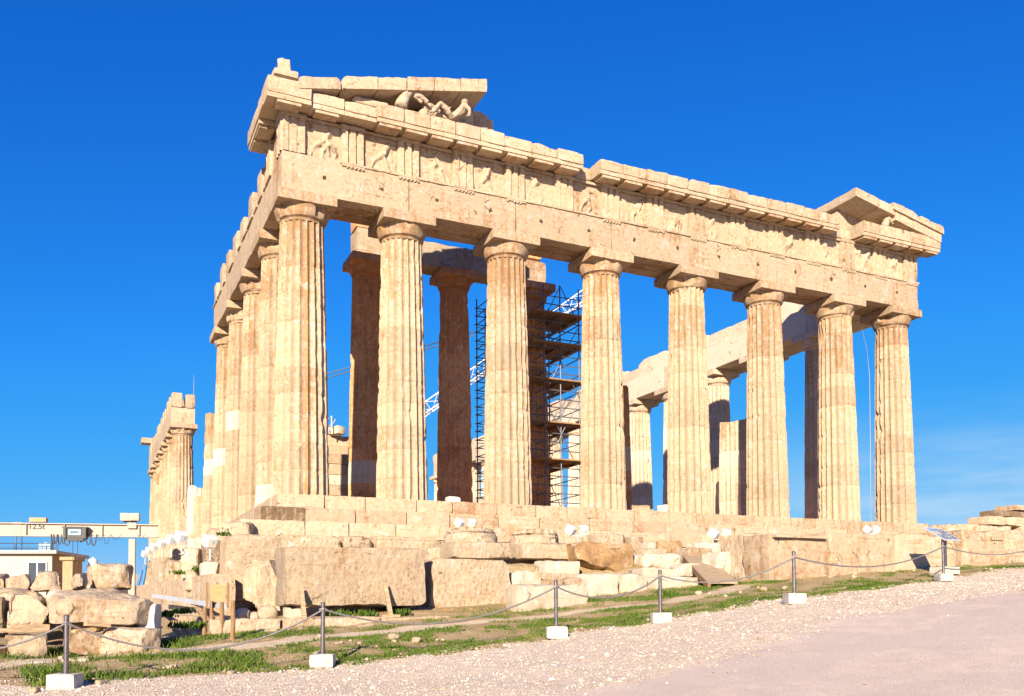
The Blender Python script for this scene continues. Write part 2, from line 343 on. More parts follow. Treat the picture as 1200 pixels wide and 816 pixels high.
# ------------------------------------------------------------------ terrain
POSTS = [(77, 806, 84), (378, 781, 74), (652, 747, 66), (774, 730, 61), (931, 707, 60), (1106, 681, 45)]
PP = [atd(px, py, FOC*1.0/h) for px, py, h in POSTS]
ctrl = [(-5.8, -30.3, -5.52), (-12, -24, -5.6), (4, -26, -4.75), (12, -24, -3.75), (20, -20, -2.9)]
ctrl += [tuple(p) for p in PP]
for px, py, Y in ((340, 745, -12.3), (300, 741, -11.3), (380, 736, -11.2), (420, 721, -9.7), (480, 728, -11.1), (545, 721, -10.8), (650, 716, -11.2), (725, 704, -11.2), (800, 694, -11.2), (900, 683, -11.2), (1000, 673, -11.2), (1080, 667, -11.2), (1160, 664, -11.6), (1200, 661, -11.5),
                  (20, 772, -12.6), (110, 770, -12.6), (185, 762, -12.2), (262, 752, -12.2)):
    ctrl.append(tuple(aty(px, py, Y)))
ctrl += [(-40, -20, -5.6), (-30, 40, -4.9), (60, -20, 0.0), (40, -60, -3.5), (-30, -70, -6.5), (70, 60, -2), (-8, 5, -4.6), (-9, 30, -4.4), (-14, -8, -4.9), (-7, -6, -4.7), (-3.6, -8.5, -4.5),
         (1, -5, -3.3), (8, -5, -3.2), (16, -5, -2.5), (26, -5, -1.9), (34, -10, -1.7), (10, 35, -3), (30, 30, -2), (-10, 80, -4.5), (30, 90, -3)]
ctrl = np.array(ctrl)
def _tps(r): return np.where(r > 1e-9, r*r*np.log(np.maximum(r, 1e-9)), 0)
_xy, _z = ctrl[:, :2]/10, ctrl[:, 2]; _n = len(_xy)
_K = _tps(np.linalg.norm(_xy[:, None]-_xy[None], axis=2))+np.eye(_n)*.002; _Pm = np.c_[np.ones(_n), _xy]
_sol = np.linalg.solve(np.block([[_K, _Pm], [_Pm.T, np.zeros((3, 3))]]), np.r_[_z, 0, 0, 0])
def gz(x, y):
    x = np.atleast_1d(np.asarray(x, float)); y = np.atleast_1d(np.asarray(y, float)); xc = np.clip(x, -40, 60); yc = np.clip(y, -65, 85)
    q = np.c_[xc, yc]/10
    z = _tps(np.linalg.norm(q[:, None]-_xy[None], axis=2))@_sol[:_n]+_sol[_n]+q@_sol[_n+1:]
    t1 = sstep(-8.7, -7.4, y)*sstep(.2, 1.6, x)*(1-sstep(33, 40, x))*(1-sstep(70, 76, y)); z = z*(1-t1)+np.maximum(z, -2.75+.02*np.clip(x, 0, 40))*t1
    t2 = sstep(-5.4, -4.4, y)*sstep(-3.1, -2.4, x)*(1-sstep(33, 40, x))*(1-sstep(70, 76, y)); z = z*(1-t2)+np.maximum(z, -3.5+.7*sstep(-2.4, -.6, x))*t2
    far = sstep(0, 250, np.maximum(np.maximum(np.abs(x-10)-50, np.abs(y-10)-75), 0)); z = z*(1-far)-9*far
    return z
def gmicro(x, y):
    P = np.c_[x, y, np.zeros(len(x))]
    return (fbm(P*1.3, 3, 3)-.5)*.10+(fbm(P*6, 9, 2)-.5)*.035
def ground_z(x, y):
    x = np.atleast_1d(np.asarray(x, float)); y = np.atleast_1d(np.asarray(y, float)); return gz(x, y)+gmicro(x, y)*.6
def gpt(px, py):
    r = ray(px, py); t = np.arange(4, 60, .05); P = CAM+t[:, None]*r; below = P[:, 2] < gz(P[:, 0], P[:, 1])
    k = int(np.argmax(below)) if below.any() else len(t)-1
    return P[k]
def poly_px(pts): return np.array([gpt(*p)[:2] for p in pts])
road_l = poly_px([(660, 816), (722, 806), (790, 790), (870, 766), (930, 745), (1000, 724), (1100, 706), (1200, 694)])
path_l = poly_px([(2, 801), (75, 806), (150, 795), (300, 788), (420, 779), (560, 761), (640, 747), (700, 739), (775, 727), (840, 717), (900, 704), (1000, 694), (1090, 681), (1200, 666)])
trail_l = poly_px([(0, 779), (100, 771), (210, 764), (300, 756), (400, 744), (520, 733), (620, 724), (700, 714), (780, 706), (840, 696), (868, 687)])
def sdist(poly, x, y, signed=True):
    """distance to a polyline (ends extended), positive on the camera's side"""
    P = [np.array(p) for p in poly]; P[0] = P[0]+(P[0]-P[1])/np.linalg.norm(P[0]-P[1])*(60 if signed else 6); P[-1] = P[-1]+(P[-1]-P[-2])/np.linalg.norm(P[-1]-P[-2])*(60 if signed else .1)
    best = np.full(len(x), 1e9); sg = np.ones(len(x)); q = np.c_[x, y]
    for a, b in zip(P[:-1], P[1:]):
        ab = b-a; t = np.clip(((q-a)@ab)/(ab@ab), 0, 1); d = q-(a+t[:, None]*ab); dd = np.linalg.norm(d, axis=1); m = dd < best
        cr = ab[0]*(q[:, 1]-a[1])-ab[1]*(q[:, 0]-a[0]); best = np.where(m, dd, best); sg = np.where(m, np.where(cr < 0, 1, -1), sg)
    return best*sg if signed else best
def field_road(x, y): return np.minimum(sdist(road_l, x, y)+(fbm(np.c_[x, y, x*0]*1.6, 21, 4)-.5)*.75, 14)
def field_path(x, y): return np.minimum(sdist(path_l, x, y)+(fbm(np.c_[x, y, x*0]*1.8, 22, 4)-.5)*1.3, 30-np.abs(x-5))
def field_trail(x, y): return .34-sdist(trail_l, x, y, False)+(fbm(np.c_[x, y, x*0]*1.5, 23, 4)-.5)*.8
def axis_grid(a, b, step, lo, hi):
    mid = list(np.arange(a, b+1e-6, step)); s = step; x = b
    while x < hi: s *= 1.28; x += s; mid.append(x)
    s = step; x = a
    while x > lo: s *= 1.28; x -= s; mid.insert(0, x)
    return np.array(mid)
def build_ground():
    gx = axis_grid(-9, 22, .17, -3500, 3500); gy = axis_grid(-26, -8, .17, -3500, 3500); X, Y = np.meshgrid(gx, gy, indexing='ij'); x, y = X.ravel(), Y.ravel()
    near = sstep(-2, 2, 30-np.abs(x-6))*sstep(-2, 2, 24-np.abs(y+18))
    rd = field_road(x, y)
    z = gz(x, y)+gmicro(x, y)*near*(1-.75*sstep(-.2, .5, rd)); V = np.c_[x, y, z]; nx, ny = len(gx), len(gy)
    I, J = np.meshgrid(np.arange(nx-1), np.arange(ny-1), indexing='ij'); a = (I*ny+J).ravel(); b = a+ny
    T = np.concatenate([np.c_[a, b, b+1], np.c_[a, b+1, a+1]])
    F1 = np.round(rd, 6); F2 = field_path(x, y); F3 = field_trail(x, y)
    def split(V, F, T, extra):
        """cut triangles along F = 0; returns inside, outside triangle lists on a shared vertex list"""
        fv = F[T]; ins = (fv > 0).all(1); out = (fv <= 0).all(1); mixd = ~(ins | out); newV = [V]; newE = [[e] for e in extra]; cache = {}; cnt = [len(V)]; ti, to = [], []
        def cut(i, j):
            k = (min(i, j), max(i, j))
            if k not in cache:
                t = F[i]/(F[i]-F[j]); newV.append((V[i]+(V[j]-V[i])*t)[None]); cache[k] = cnt[0]; cnt[0] += 1
                for e, ne in zip(extra, newE): ne.append(np.array([e[i]+(e[j]-e[i])*t]))
            return cache[k]
        for tri in T[mixd]:
            pin, pout = [], []
            for k in range(3):
                i, j = int(tri[k]), int(tri[(k+1) % 3]); (pin if F[i] > 0 else pout).append(i)
                if (F[i] > 0) != (F[j] > 0): c = cut(i, j); pin.append(c); pout.append(c)
            for pl, dst in ((pin, ti), (pout, to)):
                for k in range(1, len(pl)-1): dst.append((pl[0], pl[k], pl[k+1]))
        V2 = np.concatenate(newV); E2 = [np.concatenate(e) for e in newE]
        f = lambda base, ext: np.concatenate([base, np.array(ext).reshape(-1, 3).astype(int)])
        return V2, E2, f(T[ins], ti), f(T[out], to)
    V, (F2, F3), troad, rest = split(V, F1, T, [F2, F3])
    V, (F3,), tpath, rest = split(V, F2, rest, [F3])
    V, _, ttrail, tearth = split(V, F3, rest, [])
    for nm, tr, mt in (('road', troad, 'road'), ('gravel_path', tpath, 'gravel'), ('footpath', ttrail, 'trail'), ('ground', tearth, 'earth')):
        u, inv = np.unique(tr, return_inverse=True); mb = MB(); mb.add(V[u], inv.reshape(-1, 3))
        o = mb.build(nm, M[mt], sharp=None); o['kind'] = 'structure'
        for p in (o.data,): p.polygons.foreach_set('use_smooth', np.ones(len(p.polygons), bool))
build_ground()

# ------------------------------------------------------------------ the temple
rng = random.Random(7)
CX = [1.02, 4.70, 8.99, 13.28, 17.58, 21.87, 26.17, 29.86]
CY = [1.02, 4.70]+[4.70+4.2913*k for k in range(1, 15)]+[68.48]
temple = thing('temple', 'ruined ancient marble temple with eight fluted columns across its long front', 'temple', (15.44, 34.75, -2.8))

def shaft(mb, x, y, z0, h, r0, r1, seed, nd=11, rows=6, seg=6, damage=1., pat=0., pstripe=None, newp=.0, full=True, fl=20):
    """fluted shaft made of drums: shallow flutes with sharp arrises, joints, chips, lost pieces"""
    rg = random.Random(seed); na = fl*seg; tt = np.linspace(0, 1, seg, endpoint=False)
    zs, kind, dr = [], [], []
    cuts = [0]+[k/nd+rg.uniform(-.018, .018) for k in range(1, nd)]+[1]
    for d in range(nd):
        a, b = cuts[d], cuts[d+1]; e = .010/h*1.6
        for q in [e]+list(np.linspace(a, b, rows+1)[1:-1]-a)+[b-a-e]:
            zs.append(a+q); kind.append(0); dr.append(d)
        if d < nd-1: zs.append(b); kind.append(1); dr.append(d)
    zs = np.array(zs); zs[0] = 0; zs[-1] = 1; kind = np.array(kind); dr = np.array(dr)
    off = rg.random()*.3; ang = (np.arange(na)/na)*2*math.pi+off; ph = np.tile(tt, fl)
    prof = 1-.125*(1-(2*ph-1)**2)
    Rz = r0+(r1-r0)*zs+.017*np.sin(math.pi*zs)
    A, Z = np.meshgrid(ang, zs); PR = np.tile(prof, (len(zs), 1)); RR = Rz[:, None]*PR
    px, py, pz = RR*np.cos(A), RR*np.sin(A), Z*h
    P = np.c_[px.ravel(), py.ravel(), pz.ravel()]; sd = seed*7
    n1 = fbm(P*np.array([1.3, 1.3, .9])+sd, sd, 3); n2 = fbm(P*3.5+sd, sd+1, 3); n3 = vnoise(P*14, sd+2)
    dent = np.clip(n1-.70, 0, 1)*.5*damage+np.clip(n2-.70, 0, 1)*.25*damage
    arr = np.tile(np.abs(2*ph-1)**3, len(zs)); chip = arr*np.clip(n2-.56, 0, 1)*.14*damage+arr*(n3)*.008
    kk = np.repeat(kind, na); edge = np.repeat(np.minimum(np.abs(zs[:, None]-np.array(cuts)[None, 1:-1]).min(1)*h, 1), na) if nd > 1 else np.ones(len(P))
    jchip = np.exp(-(edge/.06)**2)*np.clip(n2-.56, 0, 1)*.18*damage
    rad = RR.ravel()-dent-chip-jchip-kk*.012
    # the joint line keeps a shallow groove
    rad = np.minimum(rad, np.repeat(Rz, na)); top = P[:, 2].copy()
    if not full: top = top+np.repeat((zs > .999).astype(float), na)*(fbm(P*1.5+sd, sd+4, 3)-.55)*.5
    V = np.c_[rad*np.cos(A.ravel())+x, rad*np.sin(A.ravel())+y, top+z0]
    tn = np.array([rg.random()*.85 for _ in range(nd)])
    for d in range(nd):
        if rg.random() < newp: tn[d] = .97
    T = np.repeat(tn[dr], na); Pt = np.full(len(V), pat)
    Pt += np.repeat(sstep(.55, .95, zs)*.55, na)
    if pstripe is not None:
        da = (A.ravel()-pstripe+math.pi) % (2*math.pi)-math.pi; Pt += 1.5*np.exp(-(da/.17)**2)*(.55+.45*sstep(.1, .5, np.repeat(zs, na)))
    I, J = np.meshgrid(np.arange(len(zs)-1), np.arange(na), indexing='ij'); a = (I*na+J).ravel(); b = (I*na+(J+1) % na).ravel()
    F = np.c_[a, b, b+na, a+na]; n0 = len(V)
    V = np.vstack([V, [[x, y, z0], [x, y, z0+h-(.0 if full else .05)]]]); L = (len(zs)-1)*na; j = np.arange(na)
    caps = np.concatenate([np.c_[(j+1) % na, j, np.full(na, n0)], np.c_[L+j, L+(j+1) % na, np.full(na, n0+1)]])
    mb.add(V, [F, caps], np.r_[T, .5, .5], np.r_[Pt, 0, 0])
def capital(mb, x, y, z, r1, rg, w=2.0, eh=.46, ah=.36, pat=.5, damage=1., n=40, flip=False, cuts=3):
    """necking rings, swelling echinus and square abacus"""
    e0 = r1; e1 = w/2*.94
    prof = [(r1*.97, -.06), (r1*1.0, .0), (r1*1.03, .02), (r1*1.0, .03), (r1*1.06, .05), (r1*1.03, .06), (r1*1.09, .08)]
    for t in (.15, .3, .45, .6, .75, .88, 1.): prof.append((r1*1.09+(e1-r1*1.09)*(t**.92), .08+(eh-.08)*t**1.12))
    prof.append((e1*.97, eh+.01))
    pr = np.array(prof); a = np.arange(n)/n*2*math.pi; V = np.c_[np.outer(pr[:, 0], np.cos(a)).ravel(), np.outer(pr[:, 0], np.sin(a)).ravel(), np.repeat(pr[:, 1], n)]
    sd = rg.randrange(9999); k = 1-damage*(np.clip(fbm(V*2.2+sd, sd, 3)-.56, 0, 1)*.8+np.clip(fbm(V*6+sd, sd, 2)-.5, 0, 1)*.12); V[:, :2] *= k[:, None]
    m = len(pr); F = [(i*n+j, i*n+(j+1) % n, (i+1)*n+(j+1) % n, (i+1)*n+j) for i in range(m-1) for j in range(n)]+[tuple(range(n))[::-1], tuple(range((m-1)*n, m*n))]
    B, Q = rblock(w, w, ah, rg, .14, .02, .02, 2.5, cuts, .12*damage); B[:, 2] += eh
    if flip:
        V = V*np.array([1, -1, -1]); B = B*np.array([1, -1, -1])
    t = rg.random()*.8
    mb.add(V+np.array([x, y, z]), F, t, pat); mb.add(B+np.array([x, y, z]), Q, t, pat*.6)
def column(x, y, z0=0., h=10.43, r0=.952, r1=.745, seed=1, cap=True, mat='column_marble', w=2.0, name='column', label=None, **k):
    mb = MB(); ch = .82 if cap else 0.
    shaft(mb, x, y, z0, h-ch+.06, r0, r1, seed, **k)
    o = mb.build(name, M[mat], temple, 28)
    if label: o['label'] = label
    if cap:
        m2 = MB(); capital(m2, x, y, z0+h-ch, r1, random.Random(seed+99), w, pat=.45+k.get('pat', 0), damage=k.get('damage', 1.)); m2.build('capital', M[mat], o, 30)
    return o
# eight front columns
for i, x in enumerate(CX):
    kw = dict(seg=6, rows=7)
    if i == 0: column(x, 1.02, seed=11, r0=.975, r1=.765, w=2.06, pstripe=math.atan2(-31.3, -6.8)+.22, pat=.12, label='corner column with a broad orange patina streak', damage=1.25, **kw)
    else: column(x, 1.02, seed=20+i, pat=[0, .02, .12, .10, .04, .06, .06, .04][i], damage=.9, **kw)
# south flank: standing group, broken stumps, western group
for j in range(1, 5): column(1.02, CY[j], seed=40+j, pat=.0, newp=.06, rows=5, seg=5)
for j, (hh, lb) in {5: (7.0, None), 6: (2.9, 'low rebuilt column stump'), 7: (3.9, None), 8: (2.4, None), 9: (3.4, None)}.items():
    column(1.02, CY[j], h=hh, r0=.952, r1=.952-.207*hh/9.6, seed=60+j, cap=False, nd=max(2, round(hh/.87)), newp=.2, rows=4, seg=5, full=False, label=lb)
for j in range(10, 17): column(1.02, CY[j], seed=70+j, rows=4, seg=5, nd=11, damage=1.5 if j == 10 else .9)
# north flank, seen from inside
NX = 29.25
for j in range(1, 15):
    column(NX, CY[j]+.45, seed=100+j, rows=4 if j < 7 else 3, seg=5 if j < 7 else 4, mat='north_marble', newp=.35, pat=.0)
# inner porch columns, marble coloured brighter and redder to lift the shade of the front
PZ = .7
for xx, hh, cp, sd in ((5.28, 10.7, True, 131), (9.38, 10.7, True, 132), (13.35, 10.7, True, 133), (17.95, 6.3, False, 134), (25.35, 5.2, False, 136)):
    column(xx, 7.5, PZ, hh, .825, .645 if cp else .70, sd, cap=cp, mat='shade_lift_marble' if sd < 136 else 'north_marble', w=1.75, rows=4, seg=5, nd=12 if cp else 6, pat=.1, newp=.05 if sd < 136 else .5, full=cp, damage=1.3)

def course(mb, axis, a0, a1, b0, b1, z0, z1, rg, lens=(1.4, 2.3), joints=None, res=.3, r=.015, amp=.012, cuts=1, cutd=.10, pat=0., tmax=.9, gap=.012, newp=.0, drop=0., hv=0., fq=1.8):
    """one course of squared blocks along an axis; joints stay open"""
    if joints is None:
        joints = [a0]
        while joints[-1] < a1-lens[0]*1.1: joints.append(joints[-1]+rg.uniform(*lens))
        joints[-1] = a1 if len(joints) > 1 and a1-joints[-1] < lens[0]*.8 else joints[-1]
        if joints[-1] < a1: joints.append(a1)
    for p, q in zip(joints[:-1], joints[1:]):
        if rg.random() < drop: continue
        L = q-p-gap; hh = z1-z0-hv*rg.random()
        s = (L, b1-b0, hh) if axis == 0 else (b1-b0, L, hh)
        B, Q = rblock(*s, rg, res, r, amp, fq, cuts if rg.random() < .75 else 0, cutd)
        c = ((p+q)/2, (b0+b1)/2) if axis == 0 else ((b0+b1)/2, (p+q)/2)
        mb.add(B+np.array([c[0], c[1], z0]), Q, .97 if rg.random() < newp else rg.random()*tmax, pat)
# steps of the platform
for k in range(3):
    a = -.70*k; z1 = -.52*k; z0 = z1-.515
    mb = MB(); course(mb, 0, a, 30.88-a, a, a+1.15, z0, z1, rng, (1.3, 2.2), res=.16, amp=.016, cuts=2, cutd=.16, pat=.12*(k == 0), gap=.022)
    mb.build('step', M['marble'], temple)
    mb = MB(); course(mb, 1, a+1.16, 69.5, a, a+1.15, z0, z1-.004, rng, (1.3, 2.2), res=.4, amp=.02, cuts=2, cutd=.25, drop=0)
    mb.build('step', M['marble'], temple)
mb = MB(); B, Q = rblock(1.45, .5, .5, rng, .1, .02, .02, 2.4, 2, .15); mb.add(B+np.array([.06, -.465, -1.028]), Q, .4, .3); mb.build('stained_step_block', M['crust_stone'], temple)
mb = MB(); mb.box((16.2, 35.3, -.9), (29.2, 67.5, 1.76)); mb.build('floor', M['shade_lift_marble'], temple)
for k, z in enumerate((.0, .35)):
    mb = MB(); course(mb, 0, 4.0+.3*k, 26.9-.3*k, 6.2+.3*k, 9.2, z-.004, z+.346, rng, (1.5, 2.4), res=.5); mb.build('porch_step', M['shade_lift_marble'], temple)
for k in range(3):
    mb = MB(); course(mb, 0, -1.9-.12*k, 32.5, -1.75-.25*k, -.4, -1.575-.6*(k+1), -1.575-.6*k, rng, (1.2, 2.0), res=.2, r=.05, amp=.06, cuts=3, cutd=.3, pat=.1)
    mb.build('foundation_course', M['limestone' if k == 0 else 'grey_stone'], temple)
    mb = MB(); course(mb, 1, -.3, 66, -1.75-.12*k, -.4, -1.575-.6*(k+1), -1.575-.6*k, rng, (1.2, 2.0), res=.4, r=.05, amp=.06, cuts=3, cutd=.3, pat=.1)
    mb.build('foundation_course', M['limestone'], temple)
# architrave: three slabs deep, joints over the columns
jx = [.135]+CX[1:-1]+[30.745]
mb = MB()
course(mb, 0, 0, 0, .135, .70, 10.43, 11.78, rng, joints=jx, res=.14, r=.012, amp=.018, cuts=2, cutd=.12, pat=.02, fq=2.4, gap=.022)
course(mb, 0, 0, 0, .74, 1.28, 10.445, 11.77, rng, joints=jx, res=.5, pat=.5); course(mb, 0, 0, 0, 1.32, 1.90, 10.43, 11.78, rng, joints=jx, res=.4, pat=.4)
mb.build('architrave', M['marble'], temple)
jy = [1.92]+CY[1:5]; jy[-1] = CY[4]+.25
mb = MB(); course(mb, 1, 0, 0, .135, .70, 10.43, 11.78, rng, joints=jy, res=.25, amp=.014); course(mb, 1, 0, 0, .74, 1.28, 10.44, 11.77, rng, joints=jy, res=.6, pat=.4); course(mb, 1, 0, 0, 1.32, 1.90, 10.43, 11.78, rng, joints=jy, res=.6, pat=.4)
mb.build('architrave', M['marble'], temple)
jw = [CY[10]-.25]+CY[11:16]+[69.36]
mb = MB(); course(mb, 1, 0, 0, .135, 1.90, 10.43, 11.78, rng, joints=jw, res=.4, amp=.02, cuts=2, cutd=.2); mb.build('architrave', M['marble'], temple)
jn = [1.92]+[c+.45 for c in CY[1:15]]
mb = MB(); course(mb, 1, 0, 0, NX-.885, NX-.02, 10.43, 11.78, rng, joints=jn, res=.35, newp=.75, cuts=1, cutd=.15); course(mb, 1, 0, 0, NX+.02, 30.745, 10.43, 11.78, rng, joints=jn, res=.6)
mb.build('architrave', M['north_marble'], temple)
mb = MB(); course(mb, 1, 6, 62, NX-.60, NX-.05, 11.80, 13.05, rng, (1.5, 2.2), res=.3, newp=.3, cuts=3, cutd=.5, hv=.5); course(mb, 1, 2.4, 6, NX-.6, NX-.05, 11.80, 13.1, rng, (1.5, 2), res=.3, newp=.2)
mb.build('frieze_backing', M['north_marble'], temple)
# taenia strip with regulae and drops, on the front
TX = [.56]
for i in range(7):
    a, b = (CX[i] if i else .56), (CX[i+1] if i < 6 else 30.32); TX += [(a+b)/2, b]
mb = MB(); x = 2.15
while x < 30.6:
    L = rng.uniform(1.2, 2.6); e = min(x+L, 30.80)
    if rng.random() > .1:
        B, Q = rblock(e-x-.02, .12, .085, rng, .25, .01, .012, 3, 1, .2); mb.add(B+np.array([(x+e)/2, .135, 11.70]), Q, rng.random()*.8, .1)
    x = e
tae = mb.build('taenia', M['marble'], temple)
for k, tx in enumerate(TX):
    if k == 0 or k == 5: continue
    mb = MB(); B, Q = rblock(.84, .10, .06, rng, .2, .008, .008, 3, 1, .2); mb.add(B+np.array([tx, .125, 11.635]), Q, .5)
    for q in range(6):
        if rng.random() < .88: mb.lathe((tx-.35+.14*q, .115, 11.59), [(.05, 0), (.038, .05)], 8)
    mb.build('regula', M['marble'], tae)
for k in range(14):
    mx = (TX[k]+TX[k+1])/2; mb = MB(); mb.prism([(mx+.07*rng.uniform(.8, 1.2)*math.cos(a), 11.1+rng.uniform(-.04, .04)+.07*math.sin(a)) for a in np.arange(8)*math.pi/4], 1, .112, .16); mb.build('dowel_hole_disc', M['hole_shade'], temple)  # slightly raised dark discs; the shade of a hole is painted on
# frieze: backing wall, triglyphs, carved metopes
mb = MB(); course(mb, 0, .22, 30.66, .33, 1.7, 11.785, 13.12, rng, (1.6, 2.4), res=.6); frz = mb.build('frieze', M['marble'], temple)
def triglyph(tx, axis=0, mat='marble', parent=None, h=1.345, face=.105, name='triglyph', w=.845, chip=1.):
    k = w/.845; pr = []
    for x0 in (-.4225, -.1408, .1408):
        pr += [(x0, .16), (x0+.055, 0), (x0+.2267, 0), (x0+.2817, .16)]
    pr = [(p[0]*k, p[1]) for p in pr]; nz = 9; V = []; zz = np.linspace(0, h-.14, nz)
    for z in zz: V += [(p[0], p[1]+face, z) for p in pr]
    n = len(pr); F = [(i*n+j, i*n+j+1, (i+1)*n+j+1, (i+1)*n+j) for i in range(nz-1) for j in range(n-1)]
    V = np.array(V); sd = rng.randrange(9999); V[:, 1] += np.clip(fbm(V*np.array([2.5, 2.5, 1.6])+sd, sd, 3)-.56, 0, 1)*.30*chip+(vnoise(V*8, sd)-.5)*.012
    mb = MB(); t = rng.random()*.85
    def put(V):
        V = np.array(V, float)
        return np.c_[V[:, 0]+tx, V[:, 1], V[:, 2]+11.785] if axis == 0 else np.c_[V[:, 1], V[:, 0]+tx, V[:, 2]+11.785]
    mb.add(put(V), F if axis == 0 else [f[::-1] for f in F], t)
    B, Q = rblock(w+.02, .20, .145, rng, .15, .01, .02, 3, 2, .2); B[:, 1] += .185; B[:, 2] += h-.14; mb.add(put(B), Q if axis == 0 else Q[:, ::-1], t)
    B, Q = rblock(w-.01, .6, h-.15, rng, .3, .01, .01); B[:, 1] += .49; mb.add(put(B), Q if axis == 0 else Q[:, ::-1], t)
    return mb.build(name, M[mat], parent, 25)
for tx in TX: triglyph(tx, parent=frz)
def metope(x0, x1, seed):
    rg = random.Random(seed); w = x1-x0; h = 1.335; nx, nz = 34, 36
    U, Zz = np.meshgrid(np.linspace(0, w, nx), np.linspace(0, h, nz), indexing='ij'); u, z = U.ravel(), Zz.ravel(); D = np.zeros(len(u))
    caps = []
    for f in range(rg.choice((1, 1, 2))):
        cx = w*rg.uniform(.3, .7); lean = rg.uniform(-.25, .25); hip = (cx, h*rg.uniform(.40, .5)); sh = (cx+lean, h*rg.uniform(.66, .76))
        caps += [(hip, sh, .12, .11)]
        for s in (-1, 1):
            kn = (hip[0]+s*rg.uniform(.1, .3), h*rg.uniform(.2, .32)); caps += [(hip, kn, .085, .06), (kn, (kn[0]+rg.uniform(-.15, .15), .06), .06, .04)]
            el = (sh[0]+s*rg.uniform(.15, .32), sh[1]+rg.uniform(-.18, .18)); caps += [(sh, el, .06, .045)]
        if rg.random() < .5: caps += [((sh[0], sh[1]+.14), (sh[0]+.02, sh[1]+.17), .08, .07)]
    for (a, b, ra, rb) in caps:
        a, b = np.array(a), np.array(b); q = np.c_[u, z]; t = np.clip(((q-a)@(b-a))/max((b-a)@(b-a), 1e-6), 0, 1); d = np.linalg.norm(q-(a+t[:, None]*(b-a)), axis=1); r = ra+(rb-ra)*t
        D = np.maximum(D, np.sqrt(np.clip(1-(d/r)**2, 0, 1))*r*1.15)
    P = np.c_[u, z, np.full(len(u), seed*3.1)]; er = fbm(P*2.2, seed, 3); D = D*1.25*np.clip((er-.38)*6, 0, 1)*(.55+.9*fbm(P*4.5, seed+9, 3))+(fbm(P*6, seed+3, 3)-.5)*.05+np.clip(er-.58, 0, 1)*.25
    D *= sstep(0, .06, u)*sstep(0, .06, w-u)
    V = np.c_[u+x0, .285-D*.95, z+11.785]; I, J = np.meshgrid(np.arange(nx-1), np.arange(nz-1), indexing='ij'); a = (I*nz+J).ravel(); F = np.c_[a, a+nz, a+nz+1, a+1]
    mb = MB(); mb.add(V, F, rg.random()*.8, .05*rg.random()); B, Q = rblock(w, .06, .11, rg, .2, .008, .012, 3, 1, .2); mb.add(B+np.array([(x0+x1)/2, .175, 13.005]), Q, .4)
    mb.build('metope', M['marble'], frz, 35)
for k in range(14): metope(TX[k]+.42, TX[k+1]-.42, 300+k)
# south flank frieze stumps: blocks stand apart against the sky
def stump_row(ys, hv, name='frieze_block'):
    for y in ys:
        hh = 1.345-rng.random()*hv
        mb = MB(); B, Q = rblock(.75, rng.uniform(.85, 1.05), hh, rng, .16, .03, .04, 2, 3, .22); mb.add(B+np.array([.55, y, 11.785]), Q, rng.random()*.9); mb.build(name, M['marble'], temple)
for y in (.56, 2.63): triglyph(y, 1, parent=frz)
mb = MB(); course(mb, 1, 1.0, 4.0, .24, 1.7, 11.785, 13.12, rng, (1.2, 1.6), res=.5); mb.build('frieze_backing', M['marble'], temple)
stump_row([4.70+2.146*k for k in range(0, 7)], .25)
stump_row([CY[10]+.1+2.146*k for k in range(0, 13)], .35)
mb = MB(); course(mb, 1, 3.9, 17.3, .75, 1.8, 11.785, 12.25, rng, (1.5, 2.3), res=.5, hv=.3); mb.build('frieze_backing', M['marble'], temple); mb = MB(); course(mb, 1, CY[10], 69.2, .6, 1.8, 11.785, 12.7, rng, (1.5, 2.3), res=.5, hv=.4); mb.build('frieze_backing', M['marble'], temple)
mb = MB(); course(mb, 0, .16, 1.9, 43.0, 44.0, 11.785, 12.9, rng, (.9, 1.2), res=.2, r=.05, amp=.05, cuts=3, cutd=.4); mb.build('broken_block', M['marble'], temple)
mb = MB(); y = 2.0
while y < 17.5:
    L = rng.uniform(.5, 1.6)
    if rng.random() < .7: B, Q = rblock(.12, L, .085, rng, .2, .01, .015, 3, 1, .3); mb.add(B+np.array([.13, y+L/2, 11.70]), Q, .3, .3)
    y += L+rng.uniform(0, .5)
mb.build('taenia', M['marble'], temple)

# cornice along the front, with its mutules
def cornice_run(xs, kind, top=0., front=-.62, broken=0.):
    mb = MB(); gs = MB()
    for a, b in zip(xs[:-1], xs[1:]):
        L = b-a-.012; t = rng.random()*.85; hv = top-rng.random()*.10*(1 if kind == 'rough' else .15)
        B, Q = rblock(L, 1.9, .46+hv, rng, .16, .02, .02 if kind == 'clean' else .045, 2.2, 1 if kind == 'clean' else 3, .12 if kind == 'clean' else .30)
        mb.add(B+np.array([(a+b)/2, front+.95, 13.30]), Q, t, .05)
        # sloping soffit slab and mutule
        sl = np.array([(front+.05, 13.15), (.22, 13.20), (.22, 13.31), (front+.05, 13.31)])
        mb.prism([tuple(p) for p in sl], 0, a+.004, b-.008, t)
        if rng.random() > broken:
            mw = .80; c = (a+b)/2
            V = []
            for xx in (c-mw/2, c+mw/2):
                for (yy, zz) in ((front+.09, 13.045), (.10, 13.10), (.10, 13.20), (front+.09, 13.15)): V.append((xx, yy, zz))
            gs.add(V, [(0, 3, 2, 1), (4, 5, 6, 7), (0, 1, 5, 4), (3, 7, 6, 2), (0, 4, 7, 3), (1, 2, 6, 5)], t, .3)
    o = mb.build('cornice', M['marble'], temple); gs.build('mutules', M['marble'], o); return o
def spread(a, b, p=1.073): n = max(1, round((b-a)/p)); return list(np.linspace(a, b, n+1))
gapL, gapR = aty(684, 185, -.6)[0], aty(704, 200, -.6)[0]; rec0, rec1 = aty(985, 262, -.6)[0], aty(1012, 268, -.6)[0]
